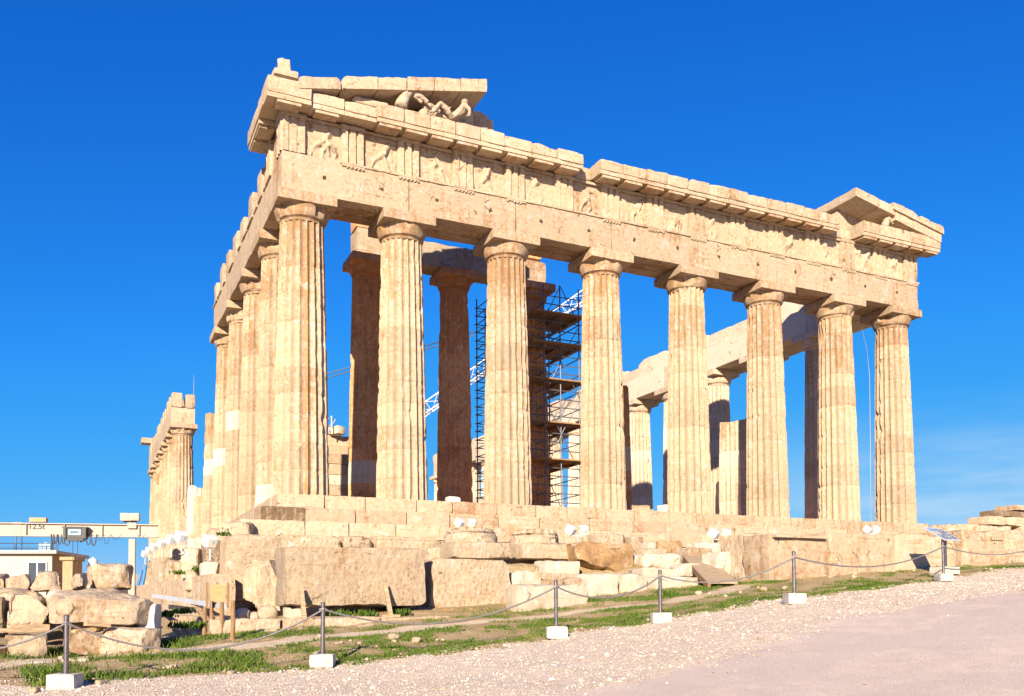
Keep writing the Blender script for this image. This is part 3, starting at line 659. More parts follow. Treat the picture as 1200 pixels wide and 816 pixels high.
cornice_run(spread(-.48, 1.0), 'clean', .10); cornice_run(spread(1.0, 3.3), 'rough', -.02, -.5, .3); cornice_run(spread(3.3, 8.2), 'clean', .04); cornice_run(spread(8.2, gapL), 'rough', .02)
cornice_run(spread(gapR, rec0), 'rough', .04); cornice_run(spread(rec1, 31.48), 'clean', .06)
mb = MB(); course(mb, 0, gapL, gapR, .1, 1.6, 13.13, 13.62, rng, (.5, .8), res=.14, r=.08, amp=.08, cuts=4, cutd=.5); course(mb, 0, rec0, rec1, .1, 1.6, 13.13, 13.6, rng, (.5, .8), res=.14, r=.06, amp=.06, cuts=2, cutd=.3); mb.build('broken_block', M['marble'], temple)
mb = MB(); course(mb, 0, 1.0, 30, 1.32, 2.1, 13.13, 13.74, rng, (1.5, 2.2), res=.5, cuts=2, cutd=.2); mb.build('backing_course', M['marble'], temple)
# return of the cornice on the south side
mb = MB(); gs = MB()
for a, b in ((1.29, 2.36), (2.37, 3.43)):
    B, Q = rblock(1.6, b-a-.012, .50, rng, .16, .02, .02, 2.2, 1, .12); mb.add(B+np.array([-.48+.8, (a+b)/2, 13.30]), Q, rng.random())
    mb.prism([(-.43, 13.15), (.22, 13.20), (.22, 13.31), (-.43, 13.31)], 1, a, b-.012)
    gs.box((-.13, (a+b)/2, 13.12), (.52, .8, .09))
o = mb.build('cornice', M['marble'], temple); gs.build('mutules', M['marble'], o)
mb = MB(); B, Q = rblock(1.7, 1.5, .55, rng, .2, .04, .04, 2, 2, .3); mb.add(B+np.array([.2, 69.0, 13.2]), Q); B, Q = rblock(1.2, 1.2, 1.3, rng, .25, .03, .03); mb.add(B+np.array([.78, 68.9, 11.785]), Q); mb.build('cornice', M['marble'], temple)
# left pediment: raking cornice, tympanum slabs, corner block
def rake(xs, z0, slope, x_ref, thick, depth, name, kind='clean', front=-.66, lift=0.):
    mb = MB()
    for a, b in zip(xs[:-1], xs[1:]):
        B, Q = rblock(b-a-.012, depth, thick, rng, .16, .02, .018 if kind == 'clean' else .05, 2.2, 1 if kind == 'clean' else 3, .1 if kind == 'clean' else .28)
        B[:, 2] += B[:, 0]*slope
        mb.add(B+np.array([(a+b)/2, front+depth/2, z0+((a+b)/2-x_ref)*slope+lift]), Q, rng.random()*.85, .02)
    return mb.build(name, M['marble'], temple)
LZ = lambda x: 13.30+(x+.62)*.225
mbx = aty(571, 95, -.66)[0]
rake([.55, 2.0], 0, .225, 0, .42, 1.7, 'raking_cornice', 'rough', lift=LZ(0)+.02); rake([2.02, 3.3, 4.35], 0, .225, 0, .46, 1.8, 'raking_cornice', 'rough', lift=LZ(0)+.04); rake(list(np.linspace(4.38, mbx, 4)), 0, .225, 0, .50, 1.9, 'raking_cornice', lift=LZ(0)+.04)
mb = MB(); B, Q = rblock(.8, .9, .22, rng, .12, .02, .02, 3, 1, .2); mb.add(B+np.array([.15, -.1, 13.98]), Q); B, Q = rblock(.50, .42, .55, rng, .07, .03, .06, 3, 9, .75); mb.add(B+np.array([.18, -.1, 14.19]), Q); mb.build('corner_ornament', M['marble'], temple)
mb = MB(); x = 3.0
while x < 7.5:
    L = .56; top = LZ(x)-13.78+.02
    if x > 7.2: top = 1.25
    B, Q = rblock(L-.01, .9, max(top, .2), rng, .15, .01, .012, 2, 1, .08); mb.add(B+np.array([x+L/2, 1.02, 13.78]), Q, rng.random()*.8, .05); x += L
for xx, hh in ((7.65, 1.35), (8.05, 1.15)):
    B, Q = rblock(.5, .45, hh, rng, .12, .03, .05, 2, 3, .3); mb.add(B+np.array([xx, .85, 13.78]), Q, .6, .2)
mb.build('tympanum', M['marble'], temple)
# right pediment
RZ = lambda x: 13.80+(31.5-x)*.185
rx0 = aty(1002, 224, -.6)[0]
rake([rx0, rx0+1.5, 28.4], 0, -.185, 31.5, .42, 2.6, 'raking_cornice', lift=13.82-.02); rake([28.42, 29.6, 30.6, 31.5], 0, -.185, 31.5, .40, 1.8, 'raking_cornice', lift=13.60)
rake([28.2, 29.0, 29.9, 30.6, 31.6], 0, -.185, 31.5, .36, .9, 'gutter_block', 'rough', -.74, 14.02)
mb = MB(); x = rx0+.2
while x < 28.8:
    h = max(RZ(x)-13.80-.02, .15); B, Q = rblock(.62, .4, h, rng, .15, .01, .012, 2, 1, .1); mb.add(B+np.array([x+.32, .9, 13.78]), Q, rng.random()*.8); x += .64
mb.build('tympanum', M['marble'], temple)
mb = MB(); B, Q = rblock(.6, .5, .22, rng, .1, .05, .05, 3, 4, .5); mb.add(B+np.array([27.0, -.2, RZ(27.0)+.33]), Q, .8); mb.build('broken_block', M['marble'], temple)
# porch architrave, cella walls and inner ruins
mb = MB(); course(mb, 0, 0, 0, 7.0, 8.1, 11.41, 12.6, rng, joints=[4.7, 5.9], res=.2, amp=.05, cuts=3, cutd=.3, pat=.1); mb.build('architrave', M['marble'], temple); mb = MB(); course(mb, 0, 0, 0, 7.0, 8.1, 11.41, 12.5, rng, joints=[7.7, 11.2, 13.9], res=.2, amp=.05, cuts=2, cutd=.2, pat=.1); mb.build('architrave', M['marble'], temple)
mb = MB(); B, Q = rblock(.9, 1.0, .9, rng, .2, .05, .05, 2, 3, .3); mb.add(B+np.array([5.1, 7.5, 12.62]), Q); mb.build('broken_block', M['shade_lift_marble'], temple); mb = MB(); B, Q = rblock(1.0, .9, .5, rng, .2, .05, .05, 2, 3, .3); mb.add(B+np.array([13.2, 7.5, 12.62]), Q); mb.build('broken_block', M['shade_lift_marble'], temple)
mb = MB()
for k in range(9):
    z = k*.51; course(mb, 1, 12.0+.1*(k > 6)*k, 30-.8*k, 4.75, 5.95, z, z+.505, rng, (1.1, 1.3), res=.4, newp=.25, cuts=1, cutd=.1)
mb.build('wall', M['marble'], temple)
mb = MB()
for k in range(7):
    z = k*.51; course(mb, 1, 30, 52-1.5*k, 4.75, 5.95, z, z+.505, rng, (1.1, 1.3), res=.5, newp=.3)
    course(mb, 0, 6, 11, 45, 46, z, z+.505, rng, (1.1, 1.3), res=.5, newp=.3)
for k in range(11):
    z = k*.51; course(mb, 1, 40, 60-.3*k, 24.6, 25.8, z, z+.505, rng, (1.1, 1.3), res=.5, newp=.3)
mb.build('wall', M['north_marble'], temple)

# ------------------------------------------------------------------ statues left in the pediment
def skin_figure(name, verts, edges, radii, mat, loc, sub=3):
    """one continuous body grown round a skeleton"""
    me = bpy.data.meshes.new(name); me.from_pydata([tuple(v) for v in verts], edges, []); o = bpy.data.objects.new(name, me); C.objects.link(o)
    o.location = loc; WL[o] = np.array(loc, float)
    md = o.modifiers.new('skin', 'SKIN'); md.use_smooth_shade = True
    for v, r in zip(me.skin_vertices[0].data, radii): v.radius = r if hasattr(r, '__len__') else (r, r)
    me.skin_vertices[0].data[0].use_root = True
    sb = o.modifiers.new('smooth', 'SUBSURF'); sb.levels = sub; sb.render_levels = sub
    tx = bpy.data.textures.new('weathering', 'CLOUDS'); tx.noise_scale = .16; tx.noise_depth = 3; dm = o.modifiers.new('weather', 'DISPLACE'); dm.texture = tx; dm.strength = .07; dm.mid_level = .55
    me.materials.append(mat); return o
fx = aty(527, 130, -.1)[0]; fz = 14.08
# reclining figure: leaning back on one elbow, knees raised, facing the corner
fv = [(0, 0, .22), (.30, 0, .42), (.52, .02, .72), (.56, .02, .92), (.57, 0, 1.02), (.58, 0, 1.20), (.50, .30, .74), (.62, .42, .45), (.80, .30, .15), (.50, -.28, .74), (.66, -.40, .48), (.58, -.52, .16), (.40, -.60, .10),
      (-.05, -.16, .20), (-.62, -.20, .62), (-.95, -.22, .10), (-1.15, -.24, .06), (-.05, .18, .20), (-.40, .24, .34), (-1.0, .20, .20), (-1.2, .18, .16)]
fe = [(0, 1), (1, 2), (2, 3), (3, 4), (4, 5), (2, 6), (6, 7), (7, 8), (2, 9), (9, 10), (10, 11), (11, 12), (0, 13), (13, 14), (14, 15), (15, 16), (0, 17), (17, 18), (18, 19), (19, 20)]
fr = [.20, .21, .25, .13, .10, .15, .12, .09, .07, .12, .09, .07, .05, .16, .12, .075, .06, .16, .12, .075, .06]; fv = [(a*.86, b*.8, c*.80) for a, b, c in fv]; fr = [q*.9 for q in fr]; fr[2] = (.27, .20); fr[1] = (.22, .18); fr[5] = .165; fr[4] = .12
o = skin_figure('reclining_statue', fv, fe, fr, M['statue'], (fx, -.36, 13.88)); tag(o, 'weathered nude stone figure reclining with raised knees in the left gable corner', 'statue')
hx = aty(476, 125, -.2)[0]
hv = [(-.25, 0, -.25), (-.10, 0, .10), (.02, 0, .45), (.22, -.02, .66), (.48, -.04, .60), (.78, -.06, .42), (.95, -.06, .30), (.10, .07, .80), (.10, -.12, .80), (.40, -.04, .42), (.72, -.06, .26)]
he = [(0, 1), (1, 2), (2, 3), (3, 4), (4, 5), (5, 6), (3, 7), (3, 8), (4, 9), (9, 10)]
hr = [(.42, .34), (.36, .28), (.28, .22), (.20, .18), (.17, .15), (.12, .11), (.10, .09), .04, .04, .10, .06]
o = skin_figure('horse_head_statue', [(v[0]*.9, v[1]*.9, v[2]*.85) for v in hv], he, [tuple(q*.85 for q in r) if hasattr(r, '__len__') else r*.85 for r in hr], M['statue'], (hx-.1, -.38, 14.05)); tag(o, 'weathered stone horse head rearing beside the reclining figure', 'statue')
h2 = skin_figure('horse_head_statue', [(v[0]*.72, v[1]*.7, v[2]*.72) for v in hv], he, [tuple(q*.7 for q in r) if hasattr(r, '__len__') else r*.7 for r in hr], M['statue'], (hx+.75, -.1, 13.95))
tag(h2, 'smaller stone horse head in shade, between the big horse head and the reclining figure', 'statue')
rxh = aty(1041, 262, -.3); h3 = skin_figure('horse_head_statue', [(v[0]*.6, v[1]*.6, v[2]*.55) for v in hv], he, [tuple(q*.6 for q in r) if hasattr(r, '__len__') else r*.6 for r in hr], M['statue'], (rxh[0]-.2, -.35, 13.95))
tag(h3, 'eroded stone horse head hanging over the cornice at the right end of the front', 'statue')
lb = MB(); B, Q = rblock(1.3, .35, .28, rng, .1, .1, .05, 3, 3, .4); lb.add(B+np.array([hx-1.3, -.1, 13.80]), Q); o = lb.build('statue_fragment', M['statue'], None); tag(o, 'flat broken piece of sculpture lying left of the horse head', 'statue')

# ------------------------------------------------------------------ loose blocks
def blk(name, label, px0, px1, pt, pb, Y0, depth, mat='rough_stone', r=.05, amp=.05, cuts=2, cutd=.3, yaw=0., res=.12, sink=.06, freq=1.7, cat='stone block', lean=0., seed=None, sharp=32, squash=None, chip=.13):
    rg = random.Random(seed if seed is not None else hash((px0, pt, int(Y0*10))) & 0xffff)
    X0, X1 = aty(px0, (pt+pb)/2, Y0)[0], aty(px1, (pt+pb)/2, Y0)[0]; zt = aty((px0+px1)/2, pt, Y0)[2]; zb = aty((px0+px1)/2, pb, Y0)[2]-sink
    B, Q = rblock(X1-X0, depth, zt-zb, rg, res, r, amp, freq, cuts, cutd, chip)
    if lean: B[:, 0] += B[:, 2]*lean
    if squash: B[:, 2] *= 1-squash*(B[:, 0]/(X1-X0)+.5)
    B = rot_z(B, yaw); mb = MB(); mb.add(B+np.array([(X0+X1)/2, Y0+depth/2, zb]), Q, rg.random()*.85, .25*rg.random())
    return tag(mb.build(name, M[mat], None, sharp), label, cat)
L, RS, PS, OS, GS = 'limestone', 'rough_stone', 'pale_stone', 'ochre_stone', 'grey_stone'
big = dict(res=.09)
# front row, left half
blk('ashlar_block', 'largest long tooled stone block, propped by two leaning wooden struts', 334, 499, 641, 707, -10.0, 1.2, L, .03, .035, 3, .10, **big)
blk('ashlar_block', 'tooled block with a cut upper right corner and dark pits', 505, 599, 655, 713, -9.4, 1.1, L, .03, .035, 2, .30, seed=5, **big)
blk('rough_block', 'whitish slab with a ragged lower edge behind the third barrier post', 606, 692, 684, 716, -10.9, .7, PS, .03, .05, 3, .35, **big)
blk('rough_block', 'tall pitted corner block with a split top under the left end of the steps', 264, 326, 626, 702, -6.6, 1.3, L, .06, .07, 3, .3, res=.09)
blk('rough_block', 'jagged upright stone leaning in front of the tall corner block', 292, 331, 656, 713, -8.2, .9, L, .04, .11, 11, .7, res=.075, freq=2.4, sharp=26)
blk('boulder', 'small round stone at the foot of the jagged upright stone', 304, 329, 707, 728, -9.6, .55, RS, .25, .08, 2, .2, cat='stone', res=.07)
blk('rough_block', 'small cube of stone under the left end of the longest block', 335, 354, 711, 727, -9.75, .4, PS, .03, .03, 1, .2, res=.07)
blk('boulder', 'small pale stone beside a wooden post and the round stone', 276, 296, 713, 727, -8.9, .4, PS, .15, .07, 3, .4, cat='stone', res=.06)
blk('boulder', 'small brownish stone just left of the round stone', 292, 306, 716, 728, -9.2, .35, RS, .12, .06, 3, .4, cat='stone', res=.06)
blk('rough_block', 'low stone filling the gap under the middle of the longest block', 390, 440, 700, 717, -9.2, .8, GS, .05, .05, 2, .3)
blk('rough_block', 'rubble stone under the right end of the longest block', 472, 492, 703, 717, -9.3, .5, OS, .08, .08, 3, .4, res=.07)
blk('rough_block', 'flat brown stone wedged under the cut-cornered tooled block', 520, 541, 712, 722, -9.85, .5, OS, .05, .05, 3, .4, res=.07)
blk('rough_block', 'brown slab sticking out below the right side of the cut-cornered block', 552, 586, 713, 725, -10.1, .6, OS, .05, .06, 3, .4, res=.07)
for i, (a, b, t, q, lab) in enumerate(((246, 330, 725, 737, 'left length of the low stone kerb in the grass'), (331, 446, 723, 734, 'middle length of the low stone kerb below the longest block'), (447, 528, 722, 731, 'right length of the low stone kerb, ending below the cut-cornered block'))):
    blk('kerb_stone', lab, a, b, t, q, -10.9, .45, RS, .03, .03, 1, .2, cat='kerb stone', res=.1, sink=.12)
for i, (a, b, t, q, lab) in enumerate(((300, 327, 736, 747, 'first and largest rough stone along the foot of the kerb'), (330, 346, 735, 743, 'second rough stone along the foot of the kerb'), (349, 362, 735, 742, 'third rough stone at the foot of the kerb, the smallest'), (420, 441, 731, 737, 'flat pale stone at the foot of the kerb under the longest block'))):
    blk('boulder', lab, a, b, t, q, -11.3, .3, RS, .08, .05, 3, .4, cat='stone', res=.06)
# foundation level behind
blk('rough_block', 'wide foundation block with a slanting crack above the left end of the longest block', 330, 400, 627, 652, -3.4, 1.0, L, .05, .06, 2, .25)
blk('rough_block', 'foundation block beside a slanting crack, above the middle of the longest block', 403, 438, 627, 650, -3.3, 1.0, L, .05, .06, 3, .35)
blk('rough_block', 'long foundation block reaching towards the overturned capitals', 441, 512, 628, 650, -3.3, 1.0, L, .05, .06, 2, .25)
blk('ashlar_block', 'dark weathered wall block under the overturned capitals', 572, 640, 651, 676, -6.2, .9, GS, .03, .03, 1, .1)
blk('ashlar_block', 'dark weathered wall block left of the big brown boulder', 641, 690, 652, 674, -6.1, .9, GS, .03, .03, 1, .1)
def fallen_capital(label, px, pb, Y, r1, sd, w):
    c = aty(px, pb, Y); rg = random.Random(sd); mb = MB(); capital(mb, c[0], c[1], c[2]+.62, r1, rg, w, .34, .46, .15, 2.2, 40, flip=True, cuts=9)
    n = 40; a = np.arange(n)/n*2*math.pi
    shaft(mb, c[0], c[1], c[2]+.60, .13, r1*.99, r1*.97, sd, nd=1, rows=2, seg=5, damage=3, pat=.1)
    tag(mb.build('column_capital', M['rough_stone'], None, 30), label, 'column capital')
fallen_capital('overturned column capital resting upside down, left one of the pair above the cut-cornered block', 551, 649, -6.4, .70, 3, 1.75)
fallen_capital('overturned column capital with a chipped slab, right one of the pair, left of a floodlight', 627, 650, -6.1, .68, 9, 1.7)
blk('boulder', 'rough stone jammed left of the overturned capitals', 503, 528, 641, 658, -6.3, .7, RS, .08, .1, 4, .5, res=.07)
blk('rough_block', 'big brown boulder with a sloping underside beside the wooden ramp stones', 681, 752, 635, 668, -8.2, 1.3, OS, .05, .12, 13, .8, res=.07, freq=2.2, sharp=26, seed=31)
blk('rough_block', 'squared pale slab left of the big brown boulder', 639, 680, 657, 674, -8.4, .7, PS, .03, .03, 1, .15)
blk('rough_block', 'thin slab under the squared pale slab', 634, 686, 672, 680, -8.9, .8, RS, .04, .05, 3, .4)
blk('rough_block', 'wedge shaped pale stone on the thin slabs right of the cut-cornered block', 601, 634, 669, 686, -9.2, .7, PS, .06, .08, 4, .5, res=.07)
blk('rough_block', 'small block in the pile over the whitish ragged slab, left one', 637, 662, 679, 686, -9.4, .5, RS, .05, .05, 2, .3, res=.07)
blk('rough_block', 'small block in the pile over the whitish ragged slab, right one', 664, 686, 677, 686, -9.4, .5, RS, .05, .05, 2, .3, res=.07)
blk('rough_block', 'cream block with a rounded top standing under the big brown boulder', 691, 727, 671, 704, -9.8, .9, PS, .06, .06, 3, .35, res=.08)
blk('rough_block', 'cream block with a hollowed lower right edge behind the fourth barrier post', 728, 762, 672, 704, -9.7, .9, PS, .05, .07, 4, .4, res=.08)
blk('boulder', 'smooth pale boulder on slabs left of the top of the wooden ramp', 755, 801, 648, 666, -8.0, .9, PS, .18, .09, 3, .4, res=.07, cat='stone')
blk('rough_block', 'flat slab under the smooth pale boulder', 753, 800, 665, 676, -8.9, .9, PS, .04, .04, 2, .3)
blk('rough_block', 'long low slab beside the foot of the wooden ramp', 770, 823, 676, 694, -9.8, .9, PS, .05, .06, 4, .4, res=.08)
blk('rough_block', 'small cream slab with a chipped corner at the left edge of the wooden ramp', 797, 822, 660, 674, -8.9, .6, PS, .05, .06, 3, .4, res=.07)
blk('boulder', 'white angular boulder right of the wooden ramp', 841, 872, 645, 676, -9.3, .9, PS, .08, .09, 4, .5, res=.07, cat='stone')
blk('rough_block', 'rough brownish block between the white angular boulder and the right hand row', 872, 900, 626, 680, -9.9, 1.0, RS, .1, .1, 4, .45, res=.08)
# row on the right
blk('ashlar_block', 'smooth squared block with a moulded upper edge, first of the row right of the ramp', 901, 970, 626, 675, -11.0, 1.1, 'marble', .03, .03, 2, .15, res=.1, sink=.15)
blk('ashlar_block', 'smooth squared block with a triangular chip on its left side, second of the right row', 971, 1046, 625, 673, -11.0, 1.1, 'marble', .03, .04, 3, .25, res=.1, sink=.15)
blk('ashlar_block', 'smooth squared block holding the shadow of the information board', 1049, 1121, 627, 670, -11.0, 1.1, 'marble', .03, .03, 2, .18, res=.1, sink=.2)
blk('ashlar_block', 'block with a row of carved drops on its upper right edge', 1127, 1178, 622, 668, -11.0, 1.1, 'marble', .04, .05, 3, .3, res=.1, sink=.2)
p = aty(1168, 631, -11.05); mb = MB(); mb.box((p[0], -11.03, p[2]+.03), (.55, .12, .06))
for q in range(5): mb.lathe((p[0]-.22+.11*q, -11.06, p[2]-.05), [(.045, 0), (.032, .06)], 8)
d_ = mb.build('carved_drops', M['marble'], bpy.data.objects['ashlar_block.005'] if 'ashlar_block.005' in bpy.data.objects else None)
mb = MB(); p0, p1 = aty(908, 628, -11.1), aty(968, 628, -11.1); mb.box(((p0[0]+p1[0])/2, -11.07, p0[2]), (p1[0]-p0[0], .16, .07)); 
mb.build('moulding', M['marble'], [o for o in C.objects if o.get('label', '').startswith('smooth squared block with a moulded')][0])
blk('rough_block', 'cream block with a rounded face at the right edge, below the slot of sky', 1180, 1212, 621, 645, -10.6, 1.2, RS, .08, .08, 3, .35, sink=.6)
blk('rough_block', 'low stone slab in the grass below the right edge blocks', 1179, 1225, 645, 663, -11.0, .9, RS, .08, .1, 4, .5, res=.09, sink=.2)
for i, (a, b, t, q, Y, lab) in enumerate(((1160, 1232, 606, 616, -6.5, 'long flat slab bridging the slot of sky at the right edge'), (1174, 1240, 599, 607, -6.3, 'second slab from the top of the stepped stack at the right edge'), (1191, 1245, 593, 599, -6.2, 'topmost slab of the stepped stack at the right edge'),
                                          (1112, 1186, 615, 640, -6.6, 'long wall block behind the information board'), (1197, 1240, 615, 640, -6.5, 'block closing the right side of the slot of sky'))):
    blk('ashlar_block', lab, a, b, t, q, Y, 1.0, 'marble' if i != 1 else GS, .03, .03, 2, .2, res=.12, sink=.02 if i < 3 else .6)
blk('ashlar_block', 'low pale block filling the bottom of the slot of sky', 1184, 1200, 622, 640, -6.4, .7, PS, .03, .03, 1, .2, sink=.5)
# stones on the terrace behind the row and under the steps
TB = [(655, 668, 640, 650, -6.3, PS, 'small white chunk left of the middle floodlight pair'), (671, 686, 641, 651, -6.4, PS, 'small white chunk right of the foot of the middle floodlight pair'),
      (760, 769, 636, 644, -4.6, PS, 'little upright white block beside a dark slot under the steps'), (772, 800, 634, 643, -4.4, OS, 'dark brown recessed slab under the steps above the ramp'),
      (816, 846, 635, 642, -5.2, PS, 'thin white slab below the right floodlight pair'), (757, 782, 643, 650, -5.6, RS, 'low stone above the smooth pale boulder'),
      (806, 838, 642, 650, -5.8, RS, 'flat stone behind the top of the ramp'), (858, 868, 638, 648, -6.6, RS, 'small upright stone behind the white angular boulder'),
      (740, 756, 628, 638, -4.0, RS, 'stone at the foot of the steps above the big brown boulder'), (850, 900, 628, 646, -5.2, 'marble', 'long block at the foot of the steps right of the right floodlight pair'),
      (700, 735, 625, 637, -3.9, RS, 'low block against the steps between the floodlight pairs')]
for a, b, t, q, Y, mt, lab in TB: blk('rough_block', lab, a, b, t, q, Y, .7, mt, .05, .05, 3, .35, res=.08, sink=.25)
# left stack beside the gantry
ST = [(-18, 9, 671, 690, -10.6, .7, RS, 'rounded boulder cut by the left edge, on the top tier', 'boulder', .2, 3),
      (6, 35, 671, 690, -10.7, .7, RS, 'squarish boulder, second from the left on the top tier', 'boulder', .14, 3), (36, 73, 669, 689, -10.8, .8, RS, 'pointed boulder in front of the shed window on the top tier', 'boulder', .12, 5),
      (84, 99, 672, 688, -10.9, .5, RS, 'small stone squeezed against the largest boulder of the top tier', 'boulder', .12, 3), (96, 158, 660, 688, -10.6, 1.3, RS, 'largest boulder of the top tier, in front of the gantry leg', 'boulder', .25, 4),
      (-20, 52, 690, 712, -11.3, .9, RS, 'long slab at the left edge under the row of boulders', 'rough_block', .05, 3), (53, 76, 690, 708, -11.2, .8, PS, 'pale slab end between the pitted cube and the long overhanging slab', 'rough_block', .05, 2),
      (8, 54, 694, 733, -12.0, .8, RS, 'pitted cube of stone on wooden battens', 'rough_block', .07, 4), (56, 178, 689, 728, -12.2, 1.3, RS, 'long overhanging slab with a smooth end, below the largest boulder', 'rough_block', .10, 5),
      (84, 122, 726, 737, -11.9, .6, OS, 'dark wedge stone under the long overhanging slab, left', 'rough_block', .05, 3), (124, 168, 725, 741, -11.8, .7, OS, 'dark wedge stone under the long overhanging slab, right', 'rough_block', .05, 3),
      (-15, 7, 700, 745, -11.8, .7, GS, 'shaded stone at the left edge beside the pitted cube', 'rough_block', .05, 2), (5, 55, 744, 777, -12.5, .7, RS, 'broad rounded block on the bottom tier under the wooden battens', 'rough_block', .12, 3),
      (81, 119, 735, 768, -12.4, .8, RS, 'triangular boulder of the bottom tier behind the first barrier post', 'boulder', .1, 5), (117, 190, 737, 772, -12.5, .9, RS, 'wide angular boulder at the right end of the bottom tier', 'boulder', .1, 5),
      (56, 74, 706, 752, -11.6, .5, GS, 'upright grey stone in the gap behind the first barrier post', 'rough_block', .03, 1), (-30, 4, 748, 774, -12.3, .7, RS, 'low stone at the left edge of the bottom tier', 'rough_block', .1, 3)]
for a, b, t, q, Y, dp, mt, lab, nm, r, cu in ST: blk(nm, lab, a, b, t, q, Y, dp, mt, r*.35, .085, cu+8, .6, res=.065, freq=2.4, sharp=26, chip=.16, cat='stone' if nm == 'boulder' else 'stone block', sink=.05 if q < 760 else .12)
blk('marble_slab', 'bright white marble slab standing on edge at the right end of the stack', 163, 187, 708, 742, -12.0, .28, 'white_stone', .015, .02, 3, .35, yaw=-.5, res=.07, cat='marble slab')
for a, b, t, q, lab in ((70, 107, 771, 777, 'flat pale stone in the grass below the stack'), (28, 64, 776, 782, 'long pale stone lying in the grass at the lower left'), (0, 12, 798, 806, 'small flat stone on the gravel at the lower left corner')):
    blk('flat_stone', lab, a, b, t, q, -13.4, .35, PS, .04, .04, 3, .4, res=.06, cat='stone', sink=.08)
# south side terrace
def pwall(name, label, p0, p1, th, z0, z1, mat, cat='wall', **k):
    p0, p1 = np.array(p0[:2]), np.array(p1[:2]); d = p1-p0; Ln = np.linalg.norm(d); mb = MB(); x = 0
    rg = random.Random(int(Ln*1000))
    while x < Ln-.2:
        s = min(rg.uniform(1.1, 2.0), Ln-x); 
        if Ln-x-s < .4: s = Ln-x
        B, Q = rblock(s-.012, th, z1-z0-rg.random()*k.get('hv', .0), rg, k.get('res', .2), .03, k.get('amp', .03), 1.8, 1, .12); B = rot_z(B, math.atan2(d[1], d[0])); c = p0+d/Ln*(x+s/2)
        mb.add(B+np.array([c[0], c[1], z0]), Q, rg.random()*.8, .1); x += s
    return tag(mb.build(name, M[mat], None), label, cat)
pw0, pw1 = atd(262, 672, 22), atd(170, 678, 33)
pwall('terrace_wall', 'low pale retaining wall along the left side of the temple under the floodlights', pw0, pw1, .6, -4.9, -2.98, RS)
pwall('terrace_wall', 'lower rough wall with drainage slots behind the painted rail and wooden posts', atd(268, 700, 20.5)+np.array([0, -.0, 0]), atd(178, 697, 29), .5, -5.2, -4.02, 'marble')
SB = [(216, 240, 641, 662, 26, PS, 'broad pale boulder behind the nearest single floodlight'), (240, 262, 632, 655, 25.5, GS, 'dark topped rough block beside the tall corner block'), (200, 218, 655, 670, 27, RS, 'rough block above the left end of the low pale wall'),
      (222, 238, 660, 671, 24, RS, 'block on the low pale wall below the nearest floodlight'), (238, 258, 657, 671, 23.3, PS, 'whitish lump on the right end of the low pale wall'), (182, 202, 652, 672, 31, RS, 'sloping heap stone under the receding row of floodlights'),
      (262, 300, 611, 627, 27.5, 'marble', 'loose block against the broken corner of the steps'), (246, 272, 618, 634, 28.5, RS, 'tumbled block on the slope left of the step corner'), (226, 247, 628, 642, 30, PS, 'tumbled pale block halfway up the slope beside the flank columns'),
      (206, 226, 636, 648, 33, RS, 'tumbled block above the third floodlight of the receding row'), (168, 184, 660, 674, 35, RS, 'stone at the far left end of the low pale wall')]
for i, (a, b, t, q, d, mt, lab) in enumerate(SB):
    Y = atd((a+b)/2, q, d)[1]; blk('rough_block', lab, a, b, t, q, Y, 1.0, mt, .1, .1, 4, .45, res=.1, sink=.5, yaw=.3*(i % 3-1))
# ------------------------------------------------------------------ timber, posts, ropes
def beam(mb, a, b, w, h, mat=0, roll=0.):
    a, b = np.array(a, float), np.array(b, float); d = b-a; Ln = np.linalg.norm(d); t = d/Ln
    s = np.cross(t, [0, 0, 1.0]) if abs(t[2]) < .98 else np.array([1.0, 0, 0]); s /= np.linalg.norm(s); u = np.cross(s, t)
    mb.box((a+b)/2, (Ln, w, h), np.c_[t, s, u], mat=mat); return mb
# wooden ramp
r0, r1 = aty(829, 682, -10.9), aty(800, 651, -7.6); e = aty(868, 682, -10.9); wd = e[0]-r0[0]-.1
tr = thing('wooden_ramp', 'grey brown plank ramp rising between the blocks towards the temple', 'ramp', (r0[0]+wd/2, -10.5, r0[2]))
d = r1-r0; n = 15; mb = MB()
for k in range(n):
    a = r0+d*(k+.03)/n; b = r0+d*(k+.92)/n; mb.add([a, a+[wd, 0, 0], b+[wd, 0, 0], b, a-[0, 0, .05], a+[wd, 0, -.05], b+[wd, 0, -.05], b-[0, 0, .05]], np.array([[0, 1, 2, 3], [4, 7, 6, 5], [0, 4, 5, 1], [1, 5, 6, 2], [2, 6, 7, 3], [3, 7, 4, 0]]), rng.random())
mb.build('deck', M['deck'], tr, None)
for s in (0.06, wd-.06):
    mb = MB(); beam(mb, r0+[s, 0, -.13], r1+[s, 0, -.13], .09, .14); mb.build('beam', M['old_wood'], tr, None)
# props leaning on the long block
for (bx, by, tx, ty, lab) in ((357, 727, 353, 690, 'pale wooden strut leaning on the left part of the longest block'), (458, 722, 451, 685, 'pale wooden strut leaning on the right part of the longest block')):
    a, b = aty(bx, by, -10.7), aty(tx, ty, -10.12); t = thing('wooden_strut', lab, 'prop', tuple(a)); mb = MB(); beam(mb, a, b, .09, .09); mb.build('strut', M['wood'], t, None)
    mb = MB(); beam(mb, a+[-.2, 0, 0], a+[.2, 0, 0], .14, .06); mb.build('foot_board', M['wood'], t, None)
